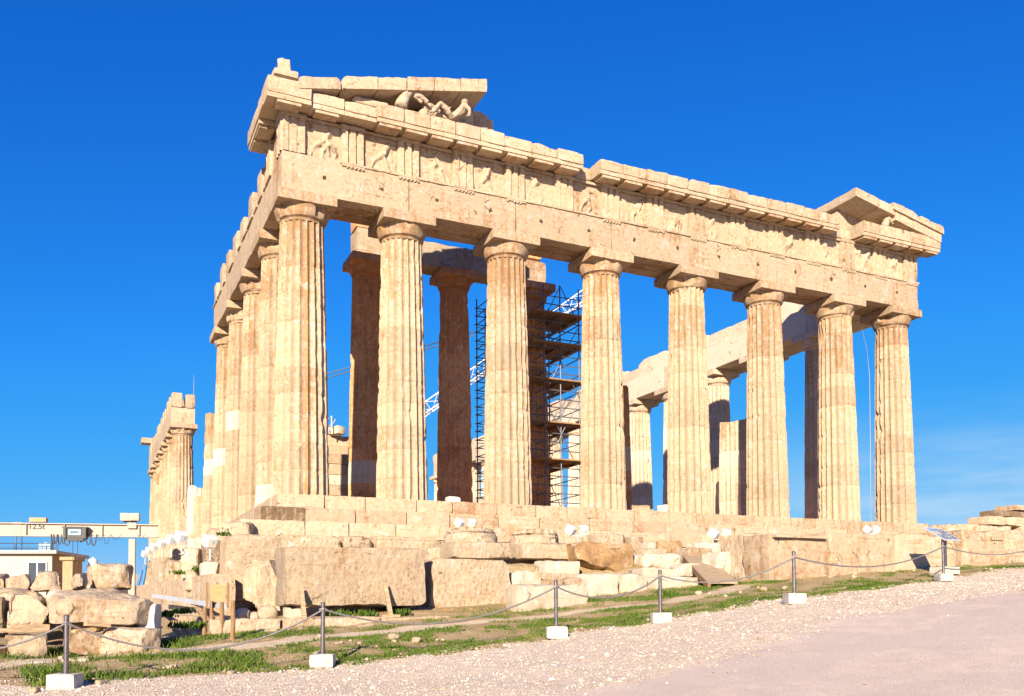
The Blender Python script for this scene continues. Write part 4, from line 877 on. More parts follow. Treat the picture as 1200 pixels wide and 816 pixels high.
# battens and planks of the stack
for (x0, y0, x1, y1, Y, lab) in ((0, 739, 57, 738, -12.35, 'long wooden batten under the pitted cube'), (12, 735, 57, 734, -12.1, 'short wooden batten directly beneath the pitted cube'), (153, 775, 188, 761, -12.75, 'plank sloping against the wide angular boulder'), (160, 776, 180, 771, -12.8, 'short timber offcut in the grass by the stack'), (100, 731, 128, 733, -12.5, 'timber wedge beneath the long overhanging slab')):
    mb = MB(); beam(mb, aty(x0, y0, Y), aty(x1, y1, Y+.15), .16, .07); tag(mb.build('timber_batten', M['wood'], None, None), lab, 'timber')
# painted rail and wooden posts
ra, rb = atd(264, 711, 19.2), atd(178, 698, 26); t = thing('barrier_rail', 'white and blue striped rail with yellow bands running back along the wall', 'rail', (ra[0], ra[1], float(gz(ra[0], ra[1])[0])))
n = 9
for k in range(n):
    mb = MB(); beam(mb, ra+(rb-ra)*k/n, ra+(rb-ra)*(k+.96)/n, .04, .115); mb.build('rail_section', M['panel'], t, None)
    if k % 2 == 0: mb = MB(); beam(mb, ra+(rb-ra)*(k+.90)/n, ra+(rb-ra)*(k+1.02)/n, .046, .122); mb.build('band', M['ply'], t, None)
for (px, pt, pb, d, lab) in ((239, 712, 744, 20.2, 'short wooden post under the middle of the striped rail'), (247, 700, 742, 19.9, 'wooden post below the left side of the plywood box'), (259, 706, 750, 18.6, 'wooden post at the near end of the striped rail'), (272, 704, 757, 17.4, 'tall dark wooden post with wire on top, nearest the path')):
    a, b = atd(px, pb, d), atd(px+1, pt, d); g0 = float(gz(a[0], a[1])[0]); a[2] = min(a[2], g0-.05); mb = MB(); mb.tube([a, (a+b)/2+[.01, 0, 0], b], [.05, .046, .042], 8); tag(mb.build('wooden_post', M['old_wood'], None, 40), lab, 'post')
mb = MB(); p = atd(255, 703, 19.7); t = thing('plywood_box', 'orange plywood cover board framed by grey posts beside the corner block', 'box', (p[0], p[1], p[2]-.3)); mb.box(p+[0, 0, .15], (.32, .05, .36)); mb.build('board', M['ply'], t, None)
for s in (-.22, .22): mb = MB(); mb.box(p+[s, -.02, .1], (.045, .06, .55)); mb.build('frame_post', M['old_wood'], t, None)
for (x0, y0, d0, x1, y1, d1, lab) in ((222, 701, 22.5, 256, 743, 19.5, 'diagonal brace plank behind the short wooden post'), (196, 722, 20.5, 245, 758, 17.6, 'long plank lying in the grass of the trench'), (205, 738, 19, 232, 756, 17.8, 'short plank lying below the long plank in the trench')):
    mb = MB(); a, b = atd(x0, y0, d0), atd(x1, y1, d1); beam(mb, a, b, .12, .05); tag(mb.build('wooden_plank', M['wood'], None, None), lab, 'timber')
# barrier posts with concrete feet
plab = ['steel barrier post at the left edge of the path, by the stack of stones', 'steel barrier post standing in front of the longest stone block', 'steel barrier post in front of the whitish ragged slab', 'steel barrier post left of the wooden ramp',
        'steel barrier post right of the wooden ramp', 'steel barrier post next to the information board']
tops = []
for (px, py, hh), P, lab in zip(POSTS, PP, plab):
    gzv = float(gz(P[0], P[1])[0]); x, y = P[0], P[1]; t = thing('barrier_post', lab, 'barrier post', (x, y, gzv), 'rope barrier posts along the path')
    yaw = -.38; rg = random.Random(px)
    B, Q = rblock(.38, .38, .22, rg, .09, .018, .012, 5, 2, .18); mb = MB(); mb.add(rot_z(B, yaw)+np.array([x, y, gzv-.02]), Q); mb.build('concrete_base', M['concrete'], t)
    mb = MB(); tl = rg.uniform(-.012, .012); mb.tube([(x, y, gzv+.19), (x+tl, y, gzv+.98)], .034, 14); mb.lathe((x, y, gzv+.195), [(.06, 0), (.06, .012)], 14); pole = mb.build('pole', M['steel'], t, 40)
    mb = MB(); mb.lathe((x+tl, y, gzv+.972), [(.038, 0), (.038, .03), (.02, .045)], 14); mb.build('cap', M['steel'], pole, 40)
    mb = MB(); mb.tube([(x+tl-.06, y, gzv+.90), (x+tl, y-.045, gzv+.91), (x+tl+.06, y, gzv+.90)], .014, 6); mb.build('rope_ring', M['cable'], pole, 40)
    tops.append(np.array([x+tl, y-.02, gzv+.90]))
def rope(a, b, sag, r, mat, label, name='barrier_rope', cat='rope', n=40, group=None):
    a, b = np.array(a, float), np.array(b, float); pts = []
    for k in range(n+1):
        t = k/n; p = a+(b-a)*t; p[2] -= sag*4*t*(1-t); pts.append(p)
    mb = MB(); mb.tube(pts, r, 6); return tag(mb.build(name, M[mat], None, 60), label, cat, group)
rl = ['grey steel rope sagging from the first barrier post to the post before the longest block', 'grey steel rope sagging in front of the longest and the cut-cornered blocks', 'grey steel rope sagging in front of the cream blocks under the brown boulder', 'grey steel rope crossing in front of the foot of the wooden ramp',
      'grey steel rope stretched before the right row of blocks to the information board']
for k in range(5): rope(tops[k], tops[k+1], [.50, .42, .30, .28, .34][k], .016, 'cable', rl[k], group='ropes of the barrier')
rope(atd(-60, 765, 12.2), tops[0], .12, .016, 'cable', 'grey steel rope leaving the frame at the left edge', group='ropes of the barrier')
rope(tops[5], atd(1260, 620, 27), .45, .016, 'cable', 'grey steel rope leaving the frame at the right edge', group='ropes of the barrier')
# information board
bc = atd(1107, 667, 25.2); gzb = float(gz(bc[0], bc[1])[0]); t = thing('information_board', 'tilted pale information board on a dark post with a white concrete foot', 'information board', (bc[0], bc[1], gzb))
B, Q = rblock(.62, .5, .22, rng, .1, .015, .01); mb = MB(); mb.add(B+np.array([bc[0], bc[1], gzb-.02]), Q); mb.build('concrete_base', M['concrete'], t)
mb = MB(); mb.box((bc[0], bc[1], gzb+.6), (.13, .07, .85)); mb.build('pole', M['steel'], t, None)
tilt = R(30); ct, st_ = math.cos(tilt), math.sin(tilt); RX = np.array([[1, 0, 0], [0, ct, -st_], [0, st_, ct]]); pc = np.array([bc[0], bc[1]+.05, gzb+1.12]); bw, bl = .66, .78
mb = MB(); mb.box(pc, (bw, bl, .03), RX); pn = mb.build('panel', M['panel'], t, None)
mb = MB(); rg = random.Random(4)
def onp(u, v, w, h, mat):
    mb.box(pc+RX@np.array([u, v, .018]), (w, h, .004), RX, mat=mat)
onp(-.14, .24, .26, .16, 1); onp(-.2, .06, .14, .14, 2)
for v in np.arange(.30, -.34, -.035):
    x = -.02 if v > -.02 else -.28
    while x < .27: w = rg.uniform(.03, .09); (onp(x+w/2, v, w, .012, 0) if rg.random() < .85 and x+w < .30 else None); x += w+.015
mb.build('printing', [M['ink'], M['print_blue'], M['print_tan']], pn, None)

# ------------------------------------------------------------------ floodlights
def floodlight(label, loc, heads, stand=.45, group='floodlights lighting the temple', s=1.):
    loc = np.array(loc, float); t = thing('floodlight', label, 'floodlight', tuple(loc), group)
    mb = MB(); mb.tube([loc, loc+[0, 0, stand]], .025*s, 8)
    if len(heads) > 1: beam(mb, loc+[-.34*s, 0, stand], loc+[.34*s, 0, stand], .05, .04)
    mb.lathe(loc, [(.10*s, 0), (.10*s, .015)], 10); mb.build('stand', M['white_metal'], t, 40)
    for dx, yaw, pit in heads:
        Rz = np.array(Matrix.Rotation(yaw, 3, 'Z')@Matrix.Rotation(pit, 3, 'X')); c = loc+np.array([dx*s, 0, stand+.24*s])
        V = []
        for y, k in ((-.17, .78), (-.06, 1.), (.16, 1.), (.20, .94)):
            for sx, sz in ((-1, -1), (1, -1), (1, 1), (-1, 1)): V.append(c+Rz@np.array([sx*.17*k, y, sz*.17*k])*s)
        F = [(i*4+j, i*4+(j+1) % 4, (i+1)*4+(j+1) % 4, (i+1)*4+j) for i in range(3) for j in range(4)]+[(3, 2, 1, 0), (12, 13, 14, 15)]
        m = MB(); m.add(V, F); hd = m.build('lamp_head', M['white_paint'], t, None)
        m = MB(); m.box(c+Rz@np.array([0, .202, 0])*s, np.array((.28, .006, .28))*s, Rz); m.build('lens', M['lens'], hd, None)
        m = MB(); m.box(c+Rz@np.array([.03, -.172, .03])*s, np.array((.05, .006, .10))*s, Rz); m.build('sticker', M['label_blue'], hd, None)
        m = MB(); pts = [c+Rz@np.array([sx*.2, 0, 0])*s for sx in (-1, 1)]; m.tube([pts[0], (c[0]-.15*s, c[1], loc[2]+stand), (c[0]+.15*s, c[1], loc[2]+stand), pts[1]], .014*s, 6); m.build('bracket', M['white_metal'], t, 40)
    return t
up = R(38)
for (px, pb, Y, lab, st, s) in ((546, 620, -6.2, 'white pair of floodlights on top of the left overturned capital', .02, .62), (677, 640, -6.8, 'white pair of floodlights on a stand above the big brown boulder', .30, .72), (844, 636, -4.8, 'white pair of floodlights at the foot of the steps above the wooden ramp', .10, .85), (1022, 627, -10.5, 'low white pair of floodlights on top of the right row of blocks', .02, .55)):
    p = aty(px, pb, Y); floodlight(lab, p, [(-.30, .5, up), (.30, -.15, up*.8)], st, s=s)
for i, (px, pb, d, s, lab) in enumerate(((246, 657, 23.6, .85, 'large white floodlight at the right end of the low pale wall'), (213, 650, 26, .85, 'white floodlight standing on the broad pale boulder'), (201, 652, 29, .8, 'second floodlight of the receding row beside the flank'), (190, 655, 32, .8, 'third floodlight of the receding row beside the flank'),
                                    (181, 657, 36, .8, 'fourth floodlight of the receding row beside the flank'), (175, 660, 40, .8, 'fifth floodlight of the receding row beside the flank'), (170, 662, 45, .8, 'farthest floodlight of the receding row beside the flank'))):
    p = atd(px, pb, d); floodlight(lab, p, [(0, .35, up*.7)], .30 if i < 2 else .35, s=s)
for x, y0, y1, lab in ((169, 662, 690, 'blue pipe standing at the far end of the low pale wall'), (164, 668, 688, 'dark blue pipe left of the bright blue one')):
    mb = MB(); mb.tube([atd(x-3, y1, 34), atd(x, (y0+y1)/2, 34), atd(x+2, y0, 34)], .06, 8); tag(mb.build('drain_pipe', M['blue_pipe'], None, 40), lab, 'pipe')

# ------------------------------------------------------------------ gantry crane and sheds on the left
ga, gb = atd(-230, 618, 34.2), atd(185, 622.7, 37); gd = (gb-ga)/np.linalg.norm(gb-ga); gn = np.cross(gd, [0, 0, 1.0]); gn /= np.linalg.norm(gn)
if gn@(CAM-ga) < 0: gn = -gn
GR = np.c_[gd, -gn, np.cross(gd, -gn)]
def gp(px, py, out=0.):
    r = ray(px, py); t = ((ga-CAM)@gn)/(r@gn); return CAM+r*t+gn*out
t = thing('gantry_crane', 'pinkish beige gantry crane with a lifting capacity painted on its beam', 'gantry crane', (gp(155, 665)[0], gp(155, 665)[1], -4.9))
mb = MB(); c = (ga+gb)/2; Ln = np.linalg.norm(gb-ga); hB = .50
mb.box(c, (Ln, .03, hB), GR); mb.box(c+[0, 0, hB/2], (Ln, .24, .035), GR); mb.box(c-[0, 0, hB/2], (Ln, .24, .035), GR)
for k in range(9): mb.box(ga+gd*(k+.5)*Ln/9, (.02, .2, hB-.03), GR)
bm = mb.build('beam', M['gantry_paint'], t, None)
mb = MB(); p = gp(20, 618.5, .02); mb.box(p, (.34, .02, .42), GR)
for i in range(4):
    for j in range(4): mb.lathe(tuple(p+gn*.012+gd*(-.12+.08*i)+np.array([0, 0, -.15+.1*j])), [(.016, -.012), (.016, .012)], 6)
mb.build('splice_plate', M['gantry_paint'], bm, None)
fc = bpy.data.curves.new('capacity_lettering', 'FONT'); fc.body = '12.5\u1d57'.replace('\u1d57', 't'); fc.size = .30; fc.extrude = .002; fc.align_x = 'CENTER'; fc.align_y = 'CENTER'; fc.materials.append(M['ink']); fc.offset = .006
fo = bpy.data.objects.new('capacity_lettering', fc); C.objects.link(fo); p = gp(43, 617.6, .022); rx = Vector(gd); rz = Vector(gn); ry = rz.cross(rx)
bpy.context.view_layer.update(); fm = bpy.data.meshes.new_from_object(fo.evaluated_get(bpy.context.evaluated_depsgraph_get())); bpy.data.objects.remove(fo); fm.materials.clear(); fm.materials.append(M['ink']); fo = bpy.data.objects.new('capacity_lettering', fm); C.objects.link(fo); fo.parent = bm; fo.matrix_parent_inverse = Matrix.Identity(4); fo.matrix_local = Matrix.Translation(-Vector(WL[bm]))@Matrix(((rx.x, ry.x, rz.x, p[0]), (rx.y, ry.y, rz.y, p[1]), (rx.z, ry.z, rz.z, p[2]), (0, 0, 0, 1)))
for px, nm in ((155, 0), (-190, 1)):
    p = gp(px, 632); mb = MB(); mb.box((p[0], p[1], (p[2]-5.0)/2), (.24, .20, p[2]+5.0), GR); mb.box((p[0], p[1], p[2]+.55), (.34, .26, .22), GR); mb.box((p[0], p[1], -4.95), (1.6, .4, .2), GR); mb.build('leg', M['gantry_paint'], t, None)
mb = MB(); p = gp(45, 609.6, -.02); mb.box(p, (.62, .3, .17), GR); mb.box(p+gd*.2+gn*.01, (.03, .3, .18), GR, mat=1); mb.box(p-gd*.2+gn*.01, (.03, .3, .18), GR, mat=1); mb.build('control_box', [M['ply'], M['steel']], t, None)
hoist = MB(); p = gp(90, 625.5, .16); hoist.box(p, (.78, .34, .40), GR); hoist.box(p+[0, 0, .23], (.95, .42, .05), GR); hoist.box(p-gd*.37, (.1, .46, .44), GR); hoist.box(p+gd*.37, (.1, .46, .44), GR); hoist.box(p-[0, 0, .25], (.62, .3, .12), GR); ho = hoist.build('hoist', M['black'], t, None)
mb = MB(); mb.box(p+gn*.185+[0, 0, .03], (.46, .03, .24), GR); lp = mb.build('label_plate', M['label_blue'], ho, None)
mb = MB(); rg = random.Random(2)
for k in range(6): mb.box(p+gn*.203+gd*(-.13+.052*k)+[0, 0, .03], (.03 if k % 2 else .038, .006, .09-.02*(k % 3 == 1)), GR)
mb.build('worn_lettering', M['ink'], lp, None)
def loop(mb, x0, x1, ytop, drop, r=.018):
    pts = []
    for k in range(13):
        s = k/12; x = x0+(x1-x0)*s; pts.append(gp(x, ytop+drop*(1-abs(2*s-1)**3), .12))
    mb.tube(pts, r, 5)
mb = MB()
for x0, x1, dr, r in ((61, 64, 11, .03), (64, 68, 10, .025), (69, 73, 12, .02), (73, 78, 11, .02), (75, 84, 13, .02), (82, 91, 7, .03), (88, 97, 6, .03), (93, 99, 9, .02), (101, 108, 12, .022), (107, 114, 13, .025), (115, 121, 7, .012), (122, 129, 11, .012), (131, 142, 6, .012), (162, 170, 4, .012)): loop(mb, x0, x1, 626.5, dr, r)
mb.build('festoon_cable', M['dark_cable'], t, 60)
for px, y1 in ((69, 646), (86.5, 668), (92, 664)):
    mb = MB(); mb.tube([gp(px, 627, .15), gp(px, y1, .15)], .014, 5); mb.build('hoist_rope', M['dark_cable'], t, 60)
pz = gp(152.5, 606.2, .0)
f = thing('box_lamp', 'twin box lamp on top of the gantry crane above its leg', 'lamp', tuple(gp(153, 612)))
for k, (px, w) in enumerate(((147.5, .40), (158, .38))):
    mb = MB(); B, Q = rblock(w, .34, .33, rng, .1, .03, .004); B = rot_z(B, math.atan2(gd[1], gd[0])); mb.add(B+(gp(px, 611, 0)), Q); mb.build('housing', M['gantry_paint'], f)
mb = MB(); mb.tube([gp(153, 617), gp(153, 611)], .05, 8); mb.tube([gp(145, 611.5), gp(161, 611.5)], .03, 6); mb.build('bracket', M['steel'], f)
def shed(name, label, px0, px1, pt, pb, d, depth, yaw, roofo=.35):
    a, b = atd(px0, pt, d), atd(px1, pt, d); z0 = -5.0; z1 = a[2]*.5+b[2]*.5
    ux = (b-a); ux[2] = 0; Ln = np.linalg.norm(ux); ux /= Ln; c_, s_ = math.cos(yaw), math.sin(yaw); ux = np.array([ux[0]*c_-ux[1]*s_, ux[0]*s_+ux[1]*c_, 0]); uy = np.array([-ux[1], ux[0], 0])
    o3 = b-ux*Ln; RR = np.c_[ux, uy, [0, 0, 1]]
    t = thing(name, label, 'shed', (o3[0], o3[1], z0)); P = lambda x, y, z: b*np.array([1, 1, 0])+ux*x+uy*y+np.array([0, 0, z])
    mb = MB(); mb.box(P(-Ln/2, .06, (z0+z1)/2), (Ln, .12, z1-z0), RR); mb.box(P(-Ln/2, depth, (z0+z1)/2), (Ln, .12, z1-z0), RR); mb.build('wall', M['shed_wall'], t, None)
    mb = MB(); mb.box(P(-.06, depth/2+.02, (z0+z1)/2), (.115, depth-.2, z1-z0), RR); mb.build('side_wall', M['shed_side'], t, None)
    mb = MB(); mb.box(P(-Ln/2+.0, depth/2, z1+.10), (Ln+2*roofo, depth+2*roofo, .18), RR); mb.build('roof', M['shed_wall'], t, None)
    return t, P, RR, Ln, z1
sh, SP, SRR, SL, sz = shed('site_shed', 'white flat roofed shed with a railing on its roof behind the gantry', -90, 61, 650, 690, 50, 4.6, .12)
mb = MB(); mb.box(SP(-.75-.0, -.02, sz-1.1), (.95, .06, 1.25), SRR); wn = mb.build('window', M['glass'], sh, None)
mb = MB()
for x in (-.49, 0, .49): mb.box(SP(-.75+x, -.05, sz-1.1), (.07, .05, 1.36), SRR)
for z in (-.65, .65): mb.box(SP(-.75, -.052, sz-1.1+z), (1.05, .05, .07), SRR)
mb.build('frame', M['white_metal'], wn, None)
rr = MB(); 
for z in (.35, .62): rr.tube([SP(-7.5, .3, sz+z), SP(.1, .3, sz+z)], .025, 6)
for x in np.arange(-7.4, .2, .75): rr.tube([SP(x, .3, sz+.19), SP(x, .3, sz+.62)], .022, 6)
rr.tube([SP(-2.1, .5, sz+.19), SP(-2.1, .5, sz+1.15), SP(-1.95, .5, sz+1.3), SP(-1.8, .5, sz+1.15), SP(-1.8, .5, sz+.19)], .03, 6)
tag(rr.build('roof_railing', M['steel'], None, 60), 'dark metal railing along the roof of the white shed', 'railing')
mb = MB(); mb.box(SP(-.65, .9, sz+.42), (.62, .5, .42), SRR); mb.box(SP(-.65, .9, sz+.65), (.66, .54, .04), SRR); mb.lathe(tuple(SP(-.65, .9, sz+.66)), [(.12, 0), (.12, .06), (.05, .08)], 10); tag(mb.build('ventilation_unit', M['label_blue'], None, None), 'bluish ventilation box on the roof of the white shed', 'ventilation box')
s2 = shed('tool_hut', 'small wooden hut in shade right of the white shed', 74, 85, 657, 690, 48, 1.4, .12, .12)
for ch in s2[0].children: ch.data.materials[0] = M['shed_side']
p0, p1 = atd(86, 667, 55), atd(190, 667, 60); pwall('boundary_wall', 'low white wall in the distance behind the largest boulder', p0, p1, .3, -5.5, -1.55, 'shed_wall', res=.8, amp=.01)
mb = MB(); p = atd(109, 664, 54); mb.lathe(tuple(p), [(.24, 0), (.26, .05), (.26, .38), (.20, .46), (.06, .50), (.06, .56)], 16); tag(mb.build('water_tank', M['white_paint'], None, 40), 'small white water tank on the distant low wall', 'water tank')

# ------------------------------------------------------------------ scaffolding, site crane, cables inside the temple
sx0, sx1 = aty(563, 470, 8.6)[0], aty(679, 470, 6.0)[0]; xs = [sx0, sx0+.55, 12.0, 13.9, sx1]; xs = [sx0, sx0+.45, (sx0+sx1)/2+.1, aty(657, 470, 6.0)[0], sx1]; ys = [6.0, 9.0]
sc_ = thing('scaffolding', 'dark steel tube scaffolding with timber platforms round an inner column', 'scaffolding', ((sx0+sx1)/2, 7.5, .0)); H = 10.9
for x in xs:
    for y in ys:
        mb = MB(); mb.tube([(x, y, 0), (x, y, H+rng.uniform(-.3, .7))], .032, 6); mb.build('upright', M['scaffold'], sc_, 60)
z = .55; k = 0
while z < H:
    mb = MB()
    for y in ys: mb.tube([(xs[0]-.1, y, z), (xs[-1]+.15, y, z)], .028, 5)
    for x in (xs if k % 2 == 0 else xs[:2]): mb.tube([(x, ys[0], z), (x, ys[1], z)], .028, 5)
    if k % 2 == 0: mb.tube([(xs[0], ys[0], z+.25), (xs[1], ys[0], z+.25)], .02, 5); mb.tube([(xs[0], ys[1], z+.25), (xs[1], ys[1], z+.25)], .02, 5)
    mb.build('ledger', M['scaffold'], sc_, 60); z += .42 if k % 2 else .38; k += 1
z = .6; k = 0
while z < H-1.5:
    mb = MB()
    for i in (2, 3): 
        a, b = (xs[i], xs[i+1]) if (k+i) % 2 else (xs[i+1], xs[i]); mb.tube([(a, ys[0]-.04, z), (b, ys[0]-.04, z+1.7)], .022, 5)
        mb.build('diagonal_brace', M['scaffold'], sc_, 60); mb = MB(); mb.tube([(b, ys[1]+.04, z), (a, ys[1]+.04, z+1.7)], .022, 5); mb.build('diagonal_brace', M['scaffold'], sc_, 60); mb = MB()
    z += 1.75; k += 1
for z in (2.9, 4.6, 6.6, 8.3, 9.7):
    mb = MB()
    for j in range(9): mb.box(((xs[2]+xs[-1])/2-.2, ys[0]-.15+j*.3, z), (xs[-1]-xs[2]+.9, .285, .06), tint=rng.random())
    for x in (xs[2]+.1, xs[3], xs[-1]-.1): mb.box((x, 7.5, z-.09), (.12, 3.0, .12))
    mb.build('platform', M['plank_floor'], sc_, None)
# lattice boom
b0, b1 = atd(430, 528, 62), atd(705, 333, 62); cr = thing('site_crane', 'white lattice crane boom slanting up behind the columns', 'crane', (b0[0]-3, b0[1], 0))
dv = (b1-b0)/np.linalg.norm(b1-b0); sv = np.cross(dv, [0, 0, 1.0]); sv /= np.linalg.norm(sv); uv = np.cross(sv, dv); Lb = np.linalg.norm(b1-b0); off = [uv*.42, -uv*.34+sv*.38, -uv*.34-sv*.38]
mb = MB()
for o in off: mb.tube([b0+o, b1+o], .042, 6)
mb.build('chord', M['white_paint'], cr, 60)
mb = MB(); n = int(Lb/1.0)
for k in range(n):
    for i in range(3): mb.tube([b0+dv*Lb*k/n+off[i], b0+dv*Lb*(k+1)/n+off[(i+1) % 3]], .024, 5); mb.tube([b0+dv*Lb*k/n+off[i], b0+dv*Lb*k/n+off[(i+1) % 3]], .02, 5)
mb.build('lattice', M['white_paint'], cr, 60)
mb = MB(); mb.box((b0[0], b0[1], 2.2), (2.6, 2.2, 4.4)); mb.box((b0[0]-1.2, b0[1]-.6, 5.0), (1.6, 1.4, 1.4)); mb.build('cab', M['white_paint'], cr, None)
for (x0, y0, x1, y1, lab) in ((380, 439, 556, 389, 'upper dark cable strung behind the left columns'), (380, 444, 556, 393, 'lower dark cable strung behind the left columns')):
    rope(atd(x0, y0, 58), atd(x1, y1, 58), .0, .035, 'dark_cable', lab, 'cable', 'cable', 4)
pts = [aty(1010, 385, 1.4), aty(1016, 410, 1.6), aty(1019, 440, 1.7), aty(1020, 520, 1.7), aty(1020.5, 612, 1.7)]
mb = MB(); mb.tube(pts, .010, 6); tag(mb.build('lightning_cable', M['cable'], None, 60), 'thin pale cable hanging beside the rightmost front column', 'cable')
p = aty(227, 470, 43.6); mb = MB(); mb.tube([(p[0], 43.6, 12.85), (p[0], 43.6, 14.6)], [.03, .012], 6); tag(mb.build('lightning_rod', M['steel'], None, 60), 'thin lightning rod on the broken end of the far flank', 'lightning rod')
# odds and ends on the inner wall stub
rg = random.Random(12)
for i in range(5):
    mb = MB(); B, Q = rblock(rg.uniform(.4, .8), rg.uniform(.5, .9), rg.uniform(.25, .5), rg, .12, .1, .1, 2, 4, .5); mb.add(rot_z(B, rg.random())+np.array([5.1+rg.uniform(-.2, .5), 12.6+i*.8, 4.57]), Q)
    tag(mb.build('rubble_stone', M['pale_stone'], None), 'broken stone heaped on the inner wall behind the corner column', 'stone', 'stones heaped on the inner wall')
mb = MB(); a = np.array([4.9, 12.2, 4.55])
for q in range(4): mb.tube([a+[0, q*.9, 0], a+[0, q*.9, .85]], .03, 6)
mb.tube([a+[0, 0, .8], a+[0, 2.7, .8]], .03, 6); mb.tube([a+[0, 0, .45], a+[0, 2.7, .45]], .025, 6); mb.tube([a+[-.1, .2, .1], a+[.5, 1.2, .95]], .03, 6)
tag(mb.build('guard_rail', M['white_paint'], None, 60), 'white tube guard rail above the inner wall behind the corner column', 'railing')
for px, Y, w, h, lab in ((530, 2.6, .5, .28, 'white box on the floor before the second inner column'), (781, 3.6, .7, .35, 'white marble lump on the floor edge left of the fifth front column')):
    p = aty(px, 588, Y); mb = MB(); B, Q = rblock(w, .5, h+(.22 if px < 600 else .4), rng, .1, .03, .03, 3, 2, .3); mb.add(B+np.array([p[0], Y, .0]), Q); tag(mb.build('marble_lump', M['white_paint'], None), lab, 'stone')
for px, w, h, lab in ((745, 1.2, .85, 'low rubble pile stone on the floor right of the fourth front column'), (757, .7, .7, 'smaller rubble stone on the floor beside the white marble lump')):
    p = aty(px, 588, 5.0); mb = MB(); B, Q = rblock(w, .8, h, rng, .12, .12, .12, 2, 4, .5); mb.add(B+np.array([p[0], 5.0, 0]), Q); tag(mb.build('rubble_stone', M['rough_stone'], None), lab, 'stone')
# ------------------------------------------------------------------ loose stones, pebbles, grass
def scatter(n, seed, fx):
    g = np.random.default_rng(seed); out = []
    while len(out) < n:
        x = g.uniform(-8, 19, 4000); y = g.uniform(-19, -9.4, 4000); k = fx(x, y, g); out += [(a, b) for a, b, c in zip(x, y, k) if c]
    return np.array(out[:n])
protos = []
for i in range(7):
    mb = MB(); B, Q = rblock(.20, .16, .11, random.Random(i+50), .03, .05, .045, 7, 7, .7); mb.add(B, Q); protos.append(mb)
def f_loose(x, y, g): return (field_path(x, y) < .2) & (np.abs(sdist(path_l, x, y)) < 3.4) & (fbm(np.c_[x, y, x*0]*.7, 77, 2) > .5)
loose = scatter(75, 5, f_loose); rg = random.Random(8); first = {}
for i, (x, y) in enumerate(loose):
    k = rg.randrange(7)
    if k not in first:
        o = protos[k].build('loose_stone', M['rough_stone'], None); first[k] = o
    else: o = first[k].copy(); C.objects.link(o)
    s = rg.choice((.35, .45, .5, .6, .7, 1.0)); o.location = (x, y, float(ground_z(x, y)[0])-.02*s); o.rotation_euler = (0, 0, rg.random()*6.28); o.scale = (s, s, s)
    tag(o, 'small loose pale stone lying in the grass strip', 'stone', 'loose stones in the grass')
def pebbles():
    g = np.random.default_rng(3); n = 30000; x = g.uniform(-9, 20, n*5); y = -18.5+g.uniform(-9, 6.5, n*5); m = (field_path(x, y) > -.25) & ((field_road(x, y) < -.02+.7*g.random(len(x))**4) | (g.random(len(x)) < .006)); x, y = x[m][:n], y[m][:n]
    n = len(x); V0 = np.array([(1, 0, 0), (-1, 0, 0), (0, 1, 0), (0, -1, 0), (0, 0, 1), (0, 0, -1)], float); F0 = np.array([(0, 2, 4), (2, 1, 4), (1, 3, 4), (3, 0, 4), (2, 0, 5), (1, 2, 5), (3, 1, 5), (0, 3, 5)])
    s = (.007+.016*g.random(n)**2.4+(g.random(n) > .985)*.03)[:, None, None]; V = V0[None]*(1+.5*(g.random((n, 6, 3))-.5))*s*np.array([1, 1, .65]); a = g.random(n)*6.28; c, sn = np.cos(a)[:, None], np.sin(a)[:, None]
    X = V[:, :, 0]*c-V[:, :, 1]*sn; Y = V[:, :, 0]*sn+V[:, :, 1]*c; z = gz(x, y)+gmicro(x, y)
    W_ = np.stack([X+x[:, None], Y+y[:, None], V[:, :, 2]+z[:, None]+.003], 2).reshape(-1, 3)
    mb = MB(); mb.add(W_, (F0[None]+np.arange(n)[:, None, None]*6).reshape(-1, 3), np.repeat(g.random(n)*.9, 6), np.repeat(g.random(n)**2*1.4-.2, 6)); tag(mb.build('gravel', M['pebble'], None, None), 'loose pale gravel stones spread over the path', 'gravel', None, 'stuff')
pebbles()
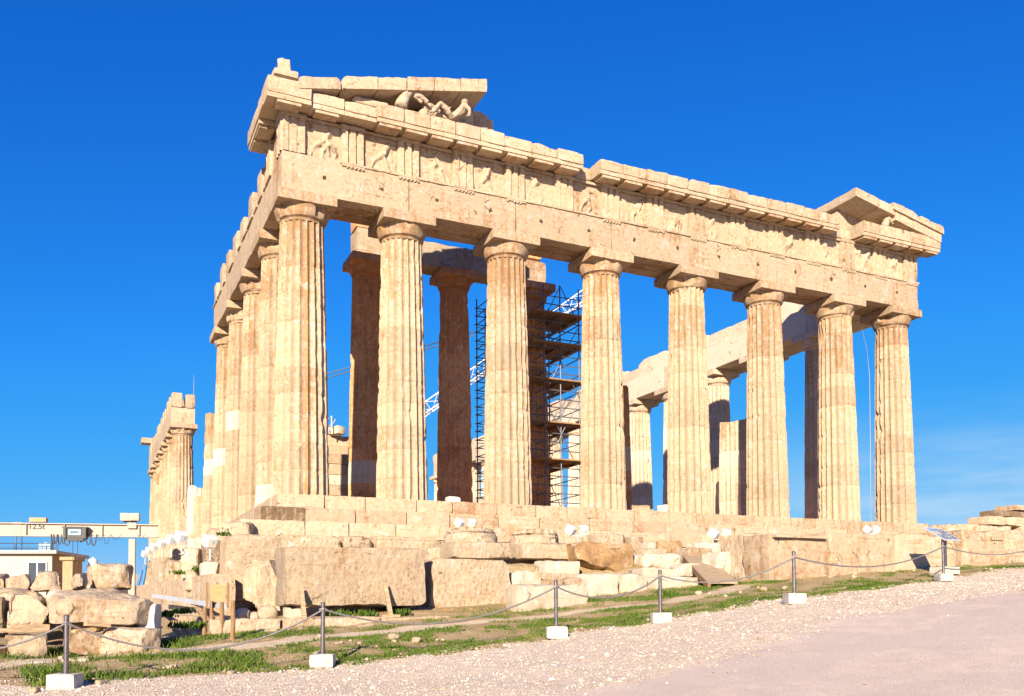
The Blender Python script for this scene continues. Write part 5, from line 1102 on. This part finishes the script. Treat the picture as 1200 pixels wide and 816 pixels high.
def grass():
    g = np.random.default_rng(11); N = 420000; x = g.uniform(-9.5, 20, N); y = g.uniform(-18.5, -8.6, N)
    d = sdist(path_l, x, y); tr_ = sdist(trail_l, x, y, False); den = fbm(np.c_[x, y, x*0]*.55, 41, 4); den2 = fbm(np.c_[x, y, x*0]*2.2, 42, 3)
    band = sstep(-6.2, -4.0, d)*sstep(.35, -.25, d); near = sstep(-.9, -.25, d)*sstep(.3, -.2, d)
    left = sstep(-2.2, -4.5, x); p = np.clip((den*.5+den2*.5-.485)*7.5+.65*near+.2*left, 0, 1)*np.maximum(band, left*sstep(-7, -1, d)*sstep(.3, -.2, d))*sstep(.30, .48, tr_)
    m = g.random(N) < p*.92; x, y = x[m], y[m]; n = len(x); h = (.025+.05*g.random(n)**1.5)*(1+1.3*(left[m]*(g.random(n) > .6))); w = .006+.007*g.random(n); a = g.random(n)*6.28; b = g.random(n)*6.28; ln = h*(.2+.8*g.random(n)); z = ground_z(x, y)+gmicro(x, y)*.4-.01
    c, s = np.cos(a)*w, np.sin(a)*w; mx_, my_ = x+np.cos(b)*ln*.35, y+np.sin(b)*ln*.35
    V = np.stack([np.c_[x-c, y-s, z], np.c_[x+c, y+s, z], np.c_[mx_+c*.7, my_+s*.7, z+h*.6], np.c_[mx_-c*.7, my_-s*.7, z+h*.6], np.c_[x+np.cos(b)*ln, y+np.sin(b)*ln, z+h]], 1).reshape(-1, 3)
    i = np.arange(n)[:, None]*5; mb = MB(); t = np.repeat(g.random(n), 5); mb.add(V, [i+np.array([[0, 1, 2, 3]]), i+np.array([[3, 2, 4]])], t)
    tag(mb.build('grass', M['grass'], None, None), 'short green grass in strips between the path and the stone blocks', 'grass', None, 'stuff')
grass()
# small weeds growing between stones
wl = [(210, 672, 24.5, 'tuft of weeds on the left part of the low pale wall'), (232, 668, 24, 'tuft of weeds below the nearest floodlight'), (268, 622, 27.5, 'weed growing on the slope beside the step corner'), (352, 617, 29.3, 'weed in a joint of the steps near the corner column'), (262, 627, 26.5, 'weed beside the tall corner block'),
      (400, 721, 20.4, 'clump of weeds under the middle of the longest block'), (430, 721, 20.6, 'clump of weeds under the right part of the longest block'), (215, 718, 21.5, 'tall clump of weeds in the trench near the marble slab'), (190, 722, 20, 'clump of weeds right behind the marble slab'), (230, 735, 19, 'clump of weeds among the trench planks'),
      (694, 706, 22.6, 'dark weeds between the whitish slab and the cream block'), (470, 720, 20.8, 'clump of weeds right of the second wooden strut'), (785, 704, 22.5, 'weeds in front of the long low slab by the ramp'), (210, 735, 18.5, 'low clump of weeds at the mouth of the trench')]
for i, (px, py, d, lab) in enumerate(wl):
    p = atd(px, py, d); g = np.random.default_rng(i); n = 90 if d < 23 else 50; mb = MB(); sp = .13 if d < 23 else .10; V = []; 
    x = p[0]+g.normal(0, sp, n); y = p[1]+g.normal(0, sp*.7, n); z0 = max(p[2], float(gz(p[0], p[1])[0]))-.04; h = g.uniform(.05, .2, n)*(1 if d < 23 else .8); b = g.random(n)*6.28; ln = h*.6*g.random(n); w = .018+.02*g.random(n); c, s = np.cos(b+1.57)*w, np.sin(b+1.57)*w
    V = np.stack([np.c_[x, y, np.full(n, z0)], np.c_[x+np.cos(b)*ln*.6+c, y+np.sin(b)*ln*.6+s, z0+h*.6], np.c_[x+np.cos(b)*ln, y+np.sin(b)*ln, z0+h], np.c_[x+np.cos(b)*ln*.6-c, y+np.sin(b)*ln*.6-s, z0+h*.6]], 1).reshape(-1, 3)
    mb.add(V, np.arange(n)[:, None]*4+np.array([[0, 1, 2, 3]]), np.repeat(g.random(n)*.6, 4)); tag(mb.build('weed_plant', M['grass'], None, None), lab, 'weed')
